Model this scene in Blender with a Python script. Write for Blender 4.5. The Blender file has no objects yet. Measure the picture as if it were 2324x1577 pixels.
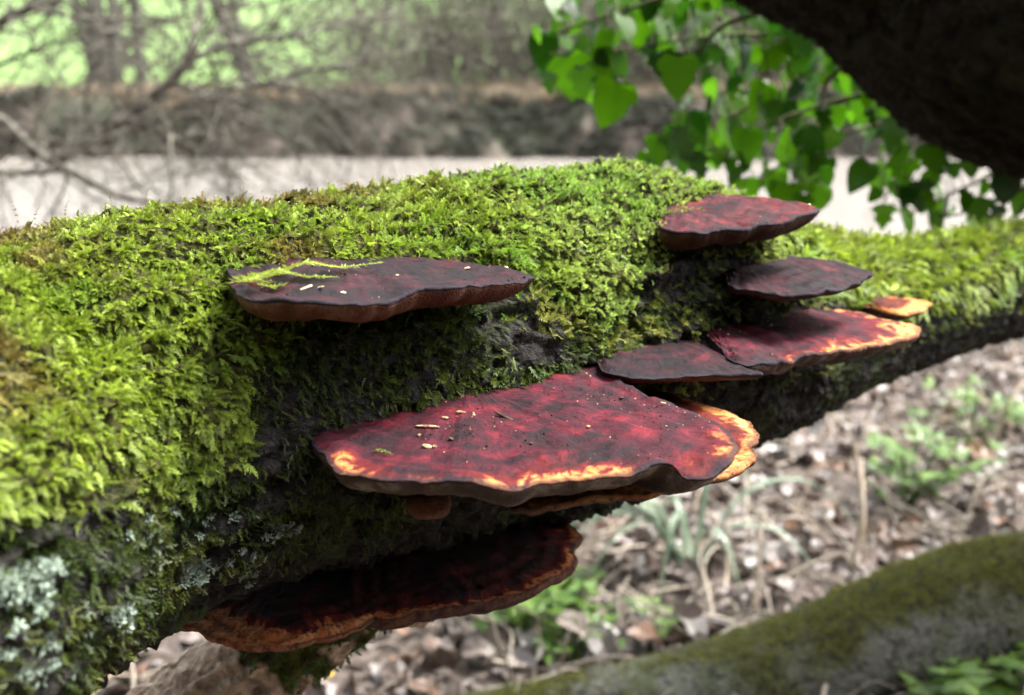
import bpy, math, random
import numpy as np
from mathutils import Vector

# ------------------------------------------------------------------ camera, sky, sun, exposure
S = bpy.context.scene
COL = S.collection
PITCH = math.radians(15.6)
F, CX, CY = 2280.0, 1162.0, 788.5           # lens in pixels of a 2324 wide picture
CAM = np.array([0.0, 0.0, 1.0])
cam_d = bpy.data.cameras.new('camera')
cam = bpy.data.objects.new('camera', cam_d)
COL.objects.link(cam)
cam.location = CAM
cam.rotation_euler = (math.pi / 2 - PITCH, 0, 0)
cam_d.sensor_width = 36
cam_d.lens = 36 * F / 2324
cam_d.clip_start = 0.02
cam_d.clip_end = 1500
cam_d.dof.use_dof = True
cam_d.dof.focus_distance = 0.475
cam_d.dof.aperture_fstop = 7.6
cam_d.dof.aperture_blades = 0
S.camera = cam

SUN_EL, SUN_AZ = math.radians(60), math.radians(74)      # azimuth measured from +Y (over the river) towards +X
w = bpy.data.worlds.new('World')
S.world = w
w.use_nodes = True
wn = w.node_tree.nodes
bg = wn['Background']
sky = wn.new('ShaderNodeTexSky')
sky.sky_type = 'NISHITA'
sky.sun_disc = False
sky.sun_elevation = SUN_EL
sky.sun_rotation = SUN_AZ
sky.air_density = 1.0
sky.dust_density = 6.0
sky.ozone_density = 1.0
hsv = wn.new('ShaderNodeHueSaturation')
hsv.inputs['Saturation'].default_value = 0.22
w.node_tree.links.new(sky.outputs[0], hsv.inputs['Color'])
w.node_tree.links.new(hsv.outputs[0], bg.inputs['Color'])
bg.inputs['Strength'].default_value = 0.09
sun_d = bpy.data.lights.new('sun', 'SUN')
sun_d.energy = 1.5
sun_d.angle = math.radians(16)
sun_d.color = (1.0, 0.96, 0.9)
sun = bpy.data.objects.new('sun', sun_d)
COL.objects.link(sun)
sd = Vector((math.sin(SUN_AZ) * math.cos(SUN_EL), math.cos(SUN_AZ) * math.cos(SUN_EL), math.sin(SUN_EL)))
sun.rotation_euler = sd.to_track_quat('Z', 'Y').to_euler()
S.view_settings.view_transform = 'Standard'
S.view_settings.look = 'None'
S.view_settings.exposure = 2.9
S.view_settings.gamma = 1
S.render.engine = 'CYCLES'
S.cycles.use_denoising = True
S.cycles.max_bounces = 6
S.cycles.diffuse_bounces = 3
S.cycles.glossy_bounces = 2
S.cycles.transmission_bounces = 4
S.cycles.transparent_max_bounces = 6
S.cycles.caustics_reflective = False
S.cycles.caustics_refractive = False

rng = np.random.default_rng(7)
random.seed(7)

# ------------------------------------------------------------------ helpers
SP, CP = math.sin(PITCH), math.cos(PITCH)
FWD, UP, RT = np.array([0, CP, -SP]), np.array([0, SP, CP]), np.array([1.0, 0, 0])
def P(px, py, d):
    "the place a distance d in front of the camera, seen at this point of the photograph"
    return CAM + FWD * d + RT * ((px - CX) / F * d) - UP * ((py - CY) / F * d)
def project(p):
    q = np.asarray(p) - CAM
    d = q @ FWD
    return CX + (q @ RT) / d * F, CY - (q @ UP) / d * F, d
def drop(py):
    return SP + CP * (py - CY) / F

def hash3(i, j, k, seed):
    n = (i * 374761393 + j * 668265263 + k * 2147483647 + seed * 974711) & 0xffffffff
    n = ((n ^ (n >> 13)) * 1274126177) & 0xffffffff
    n = ((n ^ (n >> 16)) * 2246822519) & 0xffffffff
    return ((n ^ (n >> 15)) & 0xffffff) / float(0xffffff)
def vnoise(p, seed=0):
    p = np.asarray(p, float)
    i = np.floor(p).astype(np.int64)
    f = p - i
    f = f * f * f * (f * (f * 6 - 15) + 10)
    r = 0
    for a in (0, 1):
        for b in (0, 1):
            for c in (0, 1):
                wgt = (f[..., 0] if a else 1 - f[..., 0]) * (f[..., 1] if b else 1 - f[..., 1]) * (f[..., 2] if c else 1 - f[..., 2])
                r = r + wgt * hash3(i[..., 0] + a, i[..., 1] + b, i[..., 2] + c, seed)
    return r
def fbm(p, octs=4, seed=0, gain=.5):
    p = np.asarray(p, float)
    r, a, s = 0, 1.0, 0
    for o in range(octs):
        r = r + a * (vnoise(p * (2 ** o) + o * 17.3, seed + o) - .5)
        s += a
        a *= gain
    return r / s * 2                                   # about -1..1
def sstep(a, b, x):
    t = np.clip((x - a) / (b - a), 0, 1)
    return t * t * (3 - 2 * t)
def norm(v):
    v = np.asarray(v, float)
    return v / np.maximum(np.linalg.norm(v, axis=-1, keepdims=True), 1e-9)

def mesh_obj(name, verts, faces, mat, parent=None, smooth=True, attrs=None, link=True):
    me = bpy.data.meshes.new(name)
    verts = np.asarray(verts, float)
    if isinstance(faces, np.ndarray):
        n, k = faces.shape
        me.vertices.add(len(verts))
        me.vertices.foreach_set('co', verts.astype(np.float32).ravel())
        me.loops.add(n * k)
        me.loops.foreach_set('vertex_index', faces.astype(np.int32).ravel())
        me.polygons.add(n)
        me.polygons.foreach_set('loop_start', (np.arange(n) * k).astype(np.int32))
        me.update(calc_edges=True)
        me.validate()
    else:
        me.from_pydata([tuple(v) for v in verts], [], [tuple(f) for f in faces])
        me.update()
    if smooth and len(me.polygons):
        me.polygons.foreach_set('use_smooth', np.ones(len(me.polygons), dtype=bool))
    for k_, a in (attrs or {}).items():
        a = np.asarray(a, np.float32)
        if a.ndim == 1:
            at = me.attributes.new(k_, 'FLOAT', 'POINT')
            at.data.foreach_set('value', a)
        else:
            at = me.attributes.new(k_, 'FLOAT_VECTOR', 'POINT')
            at.data.foreach_set('vector', a.ravel())
    if mat:
        me.materials.append(mat)
    o = bpy.data.objects.new(name, me)
    if link:
        COL.objects.link(o)
    if parent is not None:
        o.parent = parent
        o.matrix_parent_inverse = parent.matrix_basis.inverted()
    return o
def tag(o, label=None, cat=None, group=None, kind=None):
    for k_, v in (('label', label), ('category', cat), ('group', group), ('kind', kind)):
        if v:
            o[k_] = v
    return o
def thing(name, label, cat, loc=(0, 0, 0), group=None):
    o = bpy.data.objects.new(name, None)
    o.empty_display_size = .02
    o.location = [float(c) for c in loc]
    COL.objects.link(o)
    return tag(o, label, cat, group)

def grid_faces(n, m, wrap=False):
    i = np.arange(n - 1)[:, None]
    j = np.arange(m if wrap else m - 1)[None, :]
    j2 = (j + 1) % m
    return np.stack([i * m + j + 0 * j2, i * m + j2, (i + 1) * m + j2, (i + 1) * m + j], -1).reshape(-1, 4)

def crspline(pts, n, closed=False):
    pts = np.asarray(pts, float)
    if closed:
        q = np.vstack([pts[-1], pts, pts[0], pts[1]])
        seg = len(pts)
    else:
        q = np.vstack([2 * pts[0] - pts[1], pts, 2 * pts[-1] - pts[-2]])
        seg = len(pts) - 1
    t = np.linspace(0, seg, n, endpoint=not closed)
    i = np.minimum(t.astype(int), seg - 1)
    f = (t - i)[:, None]
    a, b, c, d = q[i], q[i + 1], q[i + 2], q[i + 3]
    return .5 * (2 * b + (c - a) * f + (2 * a - 5 * b + 4 * c - d) * f ** 2 + (3 * b - a - 3 * c + d) * f ** 3)

class Tubes:
    "collects tapered tubes that form one piece"
    def __init__(self):
        self.v, self.f, self.n = [], [], 0
    def add(self, pts, rad, sides=6, rough=0):
        pts = np.asarray(pts, float)
        n = len(pts)
        rad = np.broadcast_to(np.asarray(rad, float), (n,))
        T = norm(np.gradient(pts, axis=0))
        ref = np.array([0, 0, 1.0]) if abs(T[0][2]) < .9 else np.array([1.0, 0, 0])
        A = norm(np.cross(T, ref))
        B = np.cross(T, A)
        th = np.linspace(0, 2 * np.pi, sides, endpoint=False)
        ring = pts[:, None, :] + rad[:, None, None] * (np.cos(th)[None, :, None] * A[:, None, :] + np.sin(th)[None, :, None] * B[:, None, :])
        if rough:
            ring = ring + (ring - pts[:, None, :]) * (fbm(ring * (1.2 / max(rad.max(), 1e-4)), 3, 5)[..., None] * rough)
        self.v.append(ring.reshape(-1, 3))
        self.f.append(grid_faces(n, sides, True) + self.n)
        self.n += n * sides
        return self
    def build(self, name, mat, parent=None, **k):
        return mesh_obj(name, np.vstack(self.v), np.vstack(self.f), mat, parent, **k)

# ------------------------------------------------------------------ materials
class NT:
    def __init__(self, name, rough=.7, spec=.3):
        self.m = bpy.data.materials.new(name)
        self.m.use_nodes = True
        self.t = self.m.node_tree
        self.b = self.t.nodes['Principled BSDF']
        self.b.inputs['Roughness'].default_value = rough
        self.b.inputs['Specular IOR Level'].default_value = spec
    def n(self, kind, ins=None, **props):
        nd = self.t.nodes.new(kind)
        for k, v in props.items():
            setattr(nd, k, v)
        for k, v in (ins or {}).items():
            self.set(nd.inputs[k], v)
        return nd
    def set(self, sock, v):
        if isinstance(v, bpy.types.NodeSocket):
            self.t.links.new(v, sock)
        elif isinstance(v, tuple) and len(v) == 3 and sock.type == 'RGBA':
            sock.default_value = (*v, 1)
        else:
            sock.default_value = v
    def attr(self, name, out='Fac', inst=False):
        nd = self.n('ShaderNodeAttribute', attribute_name=name)
        if inst:
            nd.attribute_type = 'INSTANCER'
        return nd.outputs[out]
    def pos(self):
        return self.n('ShaderNodeNewGeometry').outputs['Position']
    def noise(self, vec, scale, detail=4, rough=.55, dist=0):
        return self.n('ShaderNodeTexNoise', {'Vector': vec, 'Scale': scale, 'Detail': detail, 'Roughness': rough, 'Distortion': dist}).outputs['Fac']
    def math(self, op, a, b=0.0, c=0.0, clamp=False):
        nd = self.n('ShaderNodeMath', operation=op, use_clamp=clamp)
        for k, v in enumerate((a, b, c)):
            self.set(nd.inputs[k], v)
        return nd.outputs[0]
    def rng(self, x, a, b, c=0.0, d=1.0):
        nd = self.n('ShaderNodeMapRange', {0: x, 1: a, 2: b, 3: c, 4: d}, clamp=True, interpolation_type='SMOOTHSTEP')
        return nd.outputs[0]
    def mix(self, f, a, b, blend='MIX'):
        nd = self.n('ShaderNodeMix', data_type='RGBA', blend_type=blend)
        self.set(nd.inputs[0], f)
        self.set(nd.inputs[6], a)
        self.set(nd.inputs[7], b)
        return nd.outputs[2]
    def vmul(self, v, xyz):
        return self.n('ShaderNodeVectorMath', {0: v, 1: xyz}, operation='MULTIPLY').outputs[0]
    def color(self, c):
        self.set(self.b.inputs['Base Color'], c)
        return self
    def bump(self, h, dist=.002, strength=.6):
        bn = self.n('ShaderNodeBump', {'Height': h, 'Distance': dist, 'Strength': strength})
        self.t.links.new(bn.outputs[0], self.b.inputs['Normal'])
        return self

def leafy(name, color_fn, trans=.35, rough=.5, spec=.35, tcol=(1, 1, 1)):
    "leaf: reflects and lets light through"
    a = NT(name, rough, spec)
    c = color_fn(a)
    a.color(c)
    tr = a.n('ShaderNodeBsdfTranslucent')
    a.set(tr.inputs['Color'], a.mix(1.0, c, tcol, 'MULTIPLY'))
    ms = a.n('ShaderNodeMixShader', {0: trans})
    a.t.links.new(a.b.outputs[0], ms.inputs[1])
    a.t.links.new(tr.outputs[0], ms.inputs[2])
    a.t.links.new(ms.outputs[0], a.t.nodes['Material Output'].inputs['Surface'])
    return a.m

def mat_bark(name, dark, light, scale=1.0, algae=.3, bumpd=.004, mossed=True):
    a = NT(name, .85, .12)
    uv = a.attr('uv', 'Vector')
    st = a.vmul(uv, (14 * scale, 70 * scale, 70 * scale))
    n1 = a.noise(st, 1.0, 6, .65)
    n2 = a.noise(a.pos(), 260 * scale, 5, .6)
    n3 = a.noise(a.pos(), 22 * scale, 4, .6)
    c = a.mix(a.rng(n1, .42, .66), dark, light)
    c = a.mix(a.math('MULTIPLY', a.rng(n2, .45, .75), .45), c, tuple(min(1, x * 1.7) for x in light))
    c = a.mix(a.math('MULTIPLY', a.rng(n3, .5, .65), algae), c, (.045, .062, .02))
    if mossed:
        c = a.mix(a.rng(a.attr('moss'), .0, .6), c, a.mix(a.rng(n2, .35, .65), (.022, .02, .008), (.07, .075, .016)))
    a.color(c)
    crk = a.n('ShaderNodeTexVoronoi', {'Vector': a.n('ShaderNodeVectorMath', {0: a.vmul(uv, (90 * scale, 190 * scale, 190 * scale)), 1: a.n('ShaderNodeTexNoise', {'Vector': a.pos(), 'Scale': 90 * scale}).outputs['Color']}, operation='ADD').outputs[0], 'Scale': 1.0}, feature='DISTANCE_TO_EDGE').outputs['Distance']
    c = a.mix(a.rng(crk, .0, .10, .75, 0), c, tuple(x * .35 for x in dark))
    a.color(c)
    a.bump(a.math('ADD', a.math('ADD', n1, a.math('MULTIPLY', n2, .7)), a.rng(crk, 0, .15, 0, .35)), bumpd, .9)
    return a.m

def mat_cap(name, dark, wine, red, tan, redness, tannoise=1.0):
    a = NT(name, .7, .15)
    t = a.attr('t')
    wv = a.attr('tanw')
    pv = a.attr('polar', 'Vector')
    n1 = a.noise(a.pos(), 55, 5, .6)
    n2 = a.noise(a.pos(), 300, 6, .7)
    fib = a.noise(pv, 1.0, 5, .65)                         # streaks along the growth direction
    zone = a.noise(a.vmul(pv, (.06, 1.6, 1)), 1.6, 3, .5)    # bands across it
    mixv = a.math('ADD', a.math('MULTIPLY', n1, .6), a.math('ADD', a.math('MULTIPLY', zone, .35), a.math('MULTIPLY', fib, .35)))
    c = a.mix(a.rng(mixv, .60 - redness * .12, .78 - redness * .12), dark, wine)
    c = a.mix(a.math('MULTIPLY', a.rng(mixv, .74 - redness * .12, .86 - redness * .12), .9), c, red)
    c = a.mix(a.math('MULTIPLY', a.rng(n2, .55, .72), .6), c, tuple(x * .45 for x in dark))
    edge = a.math('ADD', a.math('SUBTRACT', t, a.math('SUBTRACT', 1.0, wv)),
                  a.math('MULTIPLY', a.math('SUBTRACT', a.math('ADD', a.math('MULTIPLY', n1, .6), a.math('MULTIPLY', fib, .5)), .55), .5 * tannoise))
    red_band = a.rng(edge, -.12, .02)  # reddish pigment just inside the pale margin
    c = a.mix(a.math('MULTIPLY', red_band, a.rng(wv, .01, .05, 0, .8)), c, (.10, .009, .008))
    tmask = a.math('MULTIPLY', a.rng(edge, .0, .06), a.rng(wv, .01, .05))
    tmask = a.math('MULTIPLY', tmask, a.rng(n2, .34, .56, .12, 1))
    tc = a.mix(a.rng(fib, .35, .65), tan, tuple(x * f for x, f in zip(tan, (.85, .48, .35))))
    c = a.mix(tmask, c, tc)
    rim = a.rng(a.math('ADD', t, a.math('MULTIPLY', a.math('SUBTRACT', n2, .5), .03)), .965, .992)
    c = a.mix(a.math('MULTIPLY', rim, a.rng(wv, .0, .3, .92, .35)), c, (.012, .008, .012))
    a.color(c)
    a.bump(a.math('ADD', a.math('MULTIPLY', n2, .8), a.math('ADD', a.math('MULTIPLY', fib, .5), n1)), .0022, .75)
    return a.m

def mat_pore(name, c1, c2, bloom):
    a = NT(name, .8, .2)
    n1 = a.noise(a.pos(), 60, 4, .6)
    vo = a.n('ShaderNodeTexVoronoi', {'Vector': a.pos(), 'Scale': 1100}).outputs['Distance']
    c = a.mix(a.rng(n1, .35, .65), c1, c2)
    c = a.mix(a.math('MULTIPLY', a.rng(n1, .52, .66), bloom), c, (.26, .23, .2))
    c = a.mix(a.rng(vo, .1, .5, .55, 0), c, tuple(x * .3 for x in c1))
    a.color(c)
    a.bump(a.math('ADD', vo, a.math('MULTIPLY', n1, 2)), .0008, .8)
    return a.m

def mat_noise(name, c1, c2, scale, rough=.8, spec=.2, bumpd=0, lo=.35, hi=.65):
    a = NT(name, rough, spec)
    n = a.noise(a.pos(), scale, 5, .6)
    a.color(a.mix(a.rng(n, lo, hi), c1, c2))
    if bumpd:
        a.bump(n, bumpd, .7)
    return a.m

def inst_color(base_var=.25):
    def f(a):
        t = a.attr('tint', 'Vector', True)
        n = a.noise(a.pos(), 900, 2)
        return a.mix(a.rng(n, .3, .7, 0, base_var), t, (.02, .02, .005))
    return f

M = {}
M['moss'] = leafy('moss_green', inst_color(.35), .35, .42, .4, (1.05, 1.05, .7))
M['bark'] = mat_bark('log_bark', (.005, .0042, .0038), (.058, .053, .049), algae=.7, bumpd=.014)
M['trunkbark'] = mat_bark('dark_bark', (.003, .0024, .002), (.026, .018, .013), .5, .1, .012, False)
M['limbbark'] = mat_bark('limb_bark', (.05, .05, .042), (.21, .21, .18), .6, .6, .012)
M['deadwood'] = mat_bark('dead_wood', (.19, .135, .095), (.62, .50, .39), .5, .1, .010)
M['cap_wine'] = mat_cap('cap_wine', (.010, .004, .006), (.046, .005, .011), (.115, .008, .014), (.58, .29, .10), .55, 1.5)
M['cap_red'] = mat_cap('cap_red', (.009, .005, .007), (.042, .006, .009), (.12, .013, .014), (.75, .36, .14), .65)
M['cap_purple'] = mat_cap('cap_purple', (.006, .0035, .005), (.022, .005, .008), (.075, .008, .011), (.75, .36, .14), .30)
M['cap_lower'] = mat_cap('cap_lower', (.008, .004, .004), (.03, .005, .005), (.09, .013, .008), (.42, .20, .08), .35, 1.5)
M['cap_tan'] = mat_cap('cap_tan', (.025, .006, .004), (.08, .014, .007), (.16, .035, .012), (.58, .30, .10), .5)
M['pore'] = mat_pore('pore_brown', (.055, .02, .010), (.10, .036, .017), .15)
M['pore_grey'] = mat_pore('pore_grey', (.032, .019, .012), (.075, .05, .036), .5)
M['pore_dark'] = mat_pore('pore_dark', (.03, .013, .008), (.07, .033, .018), .1)
M['crumb'] = mat_noise('debris', (.07, .045, .025), (.38, .27, .16), 500)
M['crumb_dark'] = mat_noise('debris_dark', (.015, .01, .008), (.08, .05, .03), 500)
M['bleached'] = mat_noise('bleached_bit', (.45, .32, .16), (.7, .58, .4), 500)
M['lichen'] = mat_noise('lichen', (.22, .30, .22), (.55, .62, .52), 320, bumpd=.001)
M['soil'] = None

# ------------------------------------------------------------------ scattering (one mass of uncounted small pieces)
def eulers(X, Y, Z):
    ey = -np.arcsin(np.clip(X[:, 2], -1, 1))
    ex = np.arctan2(Y[:, 2], Z[:, 2])
    ez = np.arctan2(X[:, 1], X[:, 0])
    return np.stack([ex, ey, ez], 1)
def scatter(name, pts, eul, sc, idx, tint, protos, mat, parent=None):
    src = bpy.data.collections.new(name + '_kinds')
    for k, (v, f) in enumerate(protos):
        o = mesh_obj('%s_kind_%s' % (name, 'abcdefgh'[k]), v, f, mat, None, smooth=False, link=False)
        src.objects.link(o)
    me = bpy.data.meshes.new(name)
    me.vertices.add(len(pts))
    me.vertices.foreach_set('co', np.asarray(pts, np.float32).ravel())
    for k, a, ty, fld in (('rot', eul, 'FLOAT_VECTOR', 'vector'), ('sc', sc, 'FLOAT', 'value'), ('idx', idx, 'INT', 'value'), ('tint', tint, 'FLOAT_VECTOR', 'vector')):
        at = me.attributes.new(k, ty, 'POINT')
        at.data.foreach_set(fld, np.asarray(a, np.int32 if ty == 'INT' else np.float32).ravel())
    me.materials.append(mat)
    o = bpy.data.objects.new(name, me)
    COL.objects.link(o)
    if parent is not None:
        o.parent = parent
        o.matrix_parent_inverse = parent.matrix_basis.inverted()
    g = bpy.data.node_groups.new(name + '_scatter', 'GeometryNodeTree')
    g.interface.new_socket('Geometry', in_out='INPUT', socket_type='NodeSocketGeometry')
    g.interface.new_socket('Geometry', in_out='OUTPUT', socket_type='NodeSocketGeometry')
    gi, go = g.nodes.new('NodeGroupInput'), g.nodes.new('NodeGroupOutput')
    ci = g.nodes.new('GeometryNodeCollectionInfo')
    ci.inputs['Collection'].default_value = src
    ci.inputs['Separate Children'].default_value = True
    ci.inputs['Reset Children'].default_value = True
    ip = g.nodes.new('GeometryNodeInstanceOnPoints')
    ip.inputs['Pick Instance'].default_value = True
    def na(nm, ty):
        q = g.nodes.new('GeometryNodeInputNamedAttribute')
        q.data_type = ty
        q.inputs['Name'].default_value = nm
        return q.outputs['Attribute']
    e2r = g.nodes.new('FunctionNodeEulerToRotation')
    L = g.links.new
    L(gi.outputs[0], ip.inputs['Points'])
    L(ci.outputs[0], ip.inputs['Instance'])
    L(na('idx', 'INT'), ip.inputs['Instance Index'])
    L(na('rot', 'FLOAT_VECTOR'), e2r.inputs[0])
    L(e2r.outputs[0], ip.inputs['Rotation'])
    L(na('sc', 'FLOAT'), ip.inputs['Scale'])
    L(ip.outputs[0], go.inputs[0])
    md = o.modifiers.new('scatter', 'NODES')
    md.node_group = g
    o['kind'] = 'stuff'
    return o

def frames(grow, face):
    Y = norm(grow)
    X = norm(np.cross(Y, face))
    Z = np.cross(X, Y)
    return X, Y, Z

class Leaves:
    def __init__(self):
        self.v, self.f = [], []
    def leaf(self, o, d, s, l, wd, fold=.25, nrm=None):
        "a pointed leaflet folded along its midrib"
        o, d, s = np.asarray(o, float), norm(d), np.asarray(s, float)
        s = norm(s - d * (s @ d))
        n = np.cross(d, s) if nrm is None else nrm
        k = len(self.v)
        self.v += [o, o + d * l * .45 + s * wd + n * wd * fold, o + d * l, o + d * l * .45 - s * wd + n * wd * fold]
        self.f += [(k, k + 1, k + 2), (k, k + 2, k + 3)]
    def get(self):
        return np.array(self.v), self.f

def frond(seed, pairs=9, curl=.35, br=.34):
    "feather moss shoot: stem along +Y, length 1, side branchlets clothed in tiny leaves"
    r = random.Random(seed)
    L = Leaves()
    def stem(t):
        return np.array([.06 * math.sin(3 * t + seed), t, .16 * t - curl * t * t])
    for k in range(pairs):
        t = .08 + .86 * k / pairs
        o = stem(t)
        ln = br * (1 - t) ** .7 * (.6 + .4 * min(1, t * 4)) * r.uniform(.7, 1.2)
        for sgn in (-1, 1):
            d = norm(np.array([sgn * r.uniform(.75, 1.0), .75 + .3 * t, r.uniform(-.25, .2)]))
            m = 4 if ln > .2 else 3
            for q in range(m):
                a = o + d * ln * q / m + np.array([0, 0, -.25 * (ln * q / m) ** 2 / max(ln, .05)])
                L.leaf(a, d + np.array([r.uniform(-.5, .5), r.uniform(-.2, .5), r.uniform(-.1, .5)]), np.cross(d, [0, 0, 1]), ln * .62 * (1 - .4 * q / m) + .03, .028 * (1 - .3 * q / m) + .008)
        L.leaf(o, stem(t + .05) - o, [1, 0, 0], .17, .035)
        L.leaf(o, stem(t + .05) - o + np.array([r.uniform(-.06, .06), 0, .03]), [1, 0, .3], .15, .03)
    L.leaf(stem(.93), stem(1.0) - stem(.93), [1, 0, 0], .16, .03)
    return L.get()
def shoot(seed, n=20, spread=.45):
    "cushion moss shoot: upright along +Y, leaves set round it"
    r = random.Random(seed)
    L = Leaves()
    for k in range(n):
        t = k / n
        a = k * 2.4 + r.uniform(-.3, .3)
        o = np.array([.05 * math.sin(4 * t), t * .78, .05 * math.cos(3 * t)])
        d = np.array([math.cos(a), .55 + 1.2 * t, math.sin(a)])
        L.leaf(o, d, np.cross(d, [0, 1, 0]), spread * (1 - .45 * t) * r.uniform(.8, 1.15), .075 * (1 - .3 * t))
    return L.get()
def thread(seed, n=16):
    "thin creeping moss strand"
    r = random.Random(seed)
    L = Leaves()
    ph = r.uniform(0, 6)
    for k in range(n):
        t = k / n
        o = np.array([.1 * math.sin(4 * t + ph) - .1 * math.sin(ph), t, .1 * t - .22 * t * t])
        for sgn in (-1, 1):
            L.leaf(o, [sgn * .7, 1, r.uniform(-.1, .4)], [1, -sgn * .5, 0], .17 * (1 - .4 * t), .03)
        if r.random() < .35:
            d = norm(np.array([r.choice((-1, 1)) * .9, .6, 0]))
            for q in range(4):
                L.leaf(o + d * .06 * q, d + np.array([r.uniform(-.4, .4), .2, .2]), np.cross(d, [0, 0, 1]), .11, .026)
    return L.get()

# ------------------------------------------------------------------ terrain, river
def ground_z(x, y):
    x, y = np.asarray(x, float), np.asarray(y, float)
    p = np.stack([x, y, 0 * x], -1)
    z = .04 + .05 * fbm(p * 1.3, 3, 3) + .12 * sstep(1.0, 4.0, x) * (y < 8)
    z = z - 1.35 * sstep(3.9, 6.8, y + .3 * fbm(p * .5, 2, 8))
    bank = sstep(20.4, 22.4, y + 1.3 * fbm(p * .3, 3, 4) + .4 * fbm(p * 1.3, 2, 5))
    z = z + bank * (1.62 + .18 * fbm(p * .6, 3, 9))
    far = np.maximum(y - 29, 0)
    z = z + np.minimum(far * .10, 2 + far * .075) + bank * .35 * fbm(p * .06, 3, 10) * np.clip(far / 20, 0, 3)
    z = z + np.minimum(1.15 * np.maximum(-y - 1.3, 0), 7 + .1 * np.maximum(-y, 0)) * sstep(-1.2, -2.2, y)  # unseen bank behind the camera, steepened to keep sky light off the log
    return z
ys = np.concatenate([np.linspace(-40, -3, 25), np.linspace(-2.6, .4, 16), np.linspace(.5, 7, 90), np.linspace(7.4, 20, 18), np.linspace(20.2, 23.5, 40), np.linspace(24, 40, 34), np.linspace(43, 300, 50)])
xs = np.concatenate([-np.geomspace(200, 8.5, 24), np.linspace(-8, 8, 120), np.geomspace(8.5, 200, 24)])
X, Y = np.meshgrid(xs, ys)
gv = np.stack([X, Y, ground_z(X, Y)], -1).reshape(-1, 3)
a = NT('ground_earth_and_grass', .85, .2)
pz = a.pos()
sep = a.n('ShaderNodeSeparateXYZ', {0: pz})
n1, n2, n3 = a.noise(pz, 3, 5), a.noise(pz, 40, 5, .65), a.noise(pz, .35, 4)
soil = a.mix(a.rng(n2, .35, .65), (.04, .03, .023), (.13, .105, .09))
grass = a.mix(a.rng(n1, .35, .65), (.10, .17, .05), (.14, .22, .07))
straw = a.mix(a.rng(n1, .3, .7), (.06, .054, .042), (.035, .045, .024))
yb = a.math('ADD', sep.outputs[1], a.math('MULTIPLY', a.math('SUBTRACT', n3, .5), 5))
c = a.mix(a.rng(yb, 20.9, 21.8), soil, straw)
c = a.mix(a.rng(yb, 26.5, 28.5), c, grass)
a.color(c)
a.bump(n2, .02, .6)
ground = mesh_obj('ground', gv, grid_faces(len(ys), len(xs)), a.m)
tag(ground, 'river bank earth with fallen leaves and the green field rising beyond', 'ground', kind='structure')

a = NT('river_water', .12, .5)
pz = a.pos()
a.color(a.mix(a.noise(pz, .4, 3), (.16, .145, .13), (.26, .24, .215)))
wv = a.math('ADD', a.noise(a.vmul(pz, (1, 1.7, 1)), 2.2, 4, .6, .4), a.math('MULTIPLY', a.noise(a.vmul(pz, (1, 2, 1)), 9, 3), .35))
a.bump(wv, .09, 1.0)
a.b.inputs['IOR'].default_value = 1.33
wx = np.linspace(-200, 200, 41)
wy = np.linspace(4.2, 22.6, 20)
X, Y = np.meshgrid(wx, wy)
river = mesh_obj('river', np.stack([X, Y, 0 * X - .8], -1).reshape(-1, 3), grid_faces(20, 41), a.m)
tag(river, 'muddy river with a rippled surface that mirrors the white sky', 'river', kind='structure')

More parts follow.
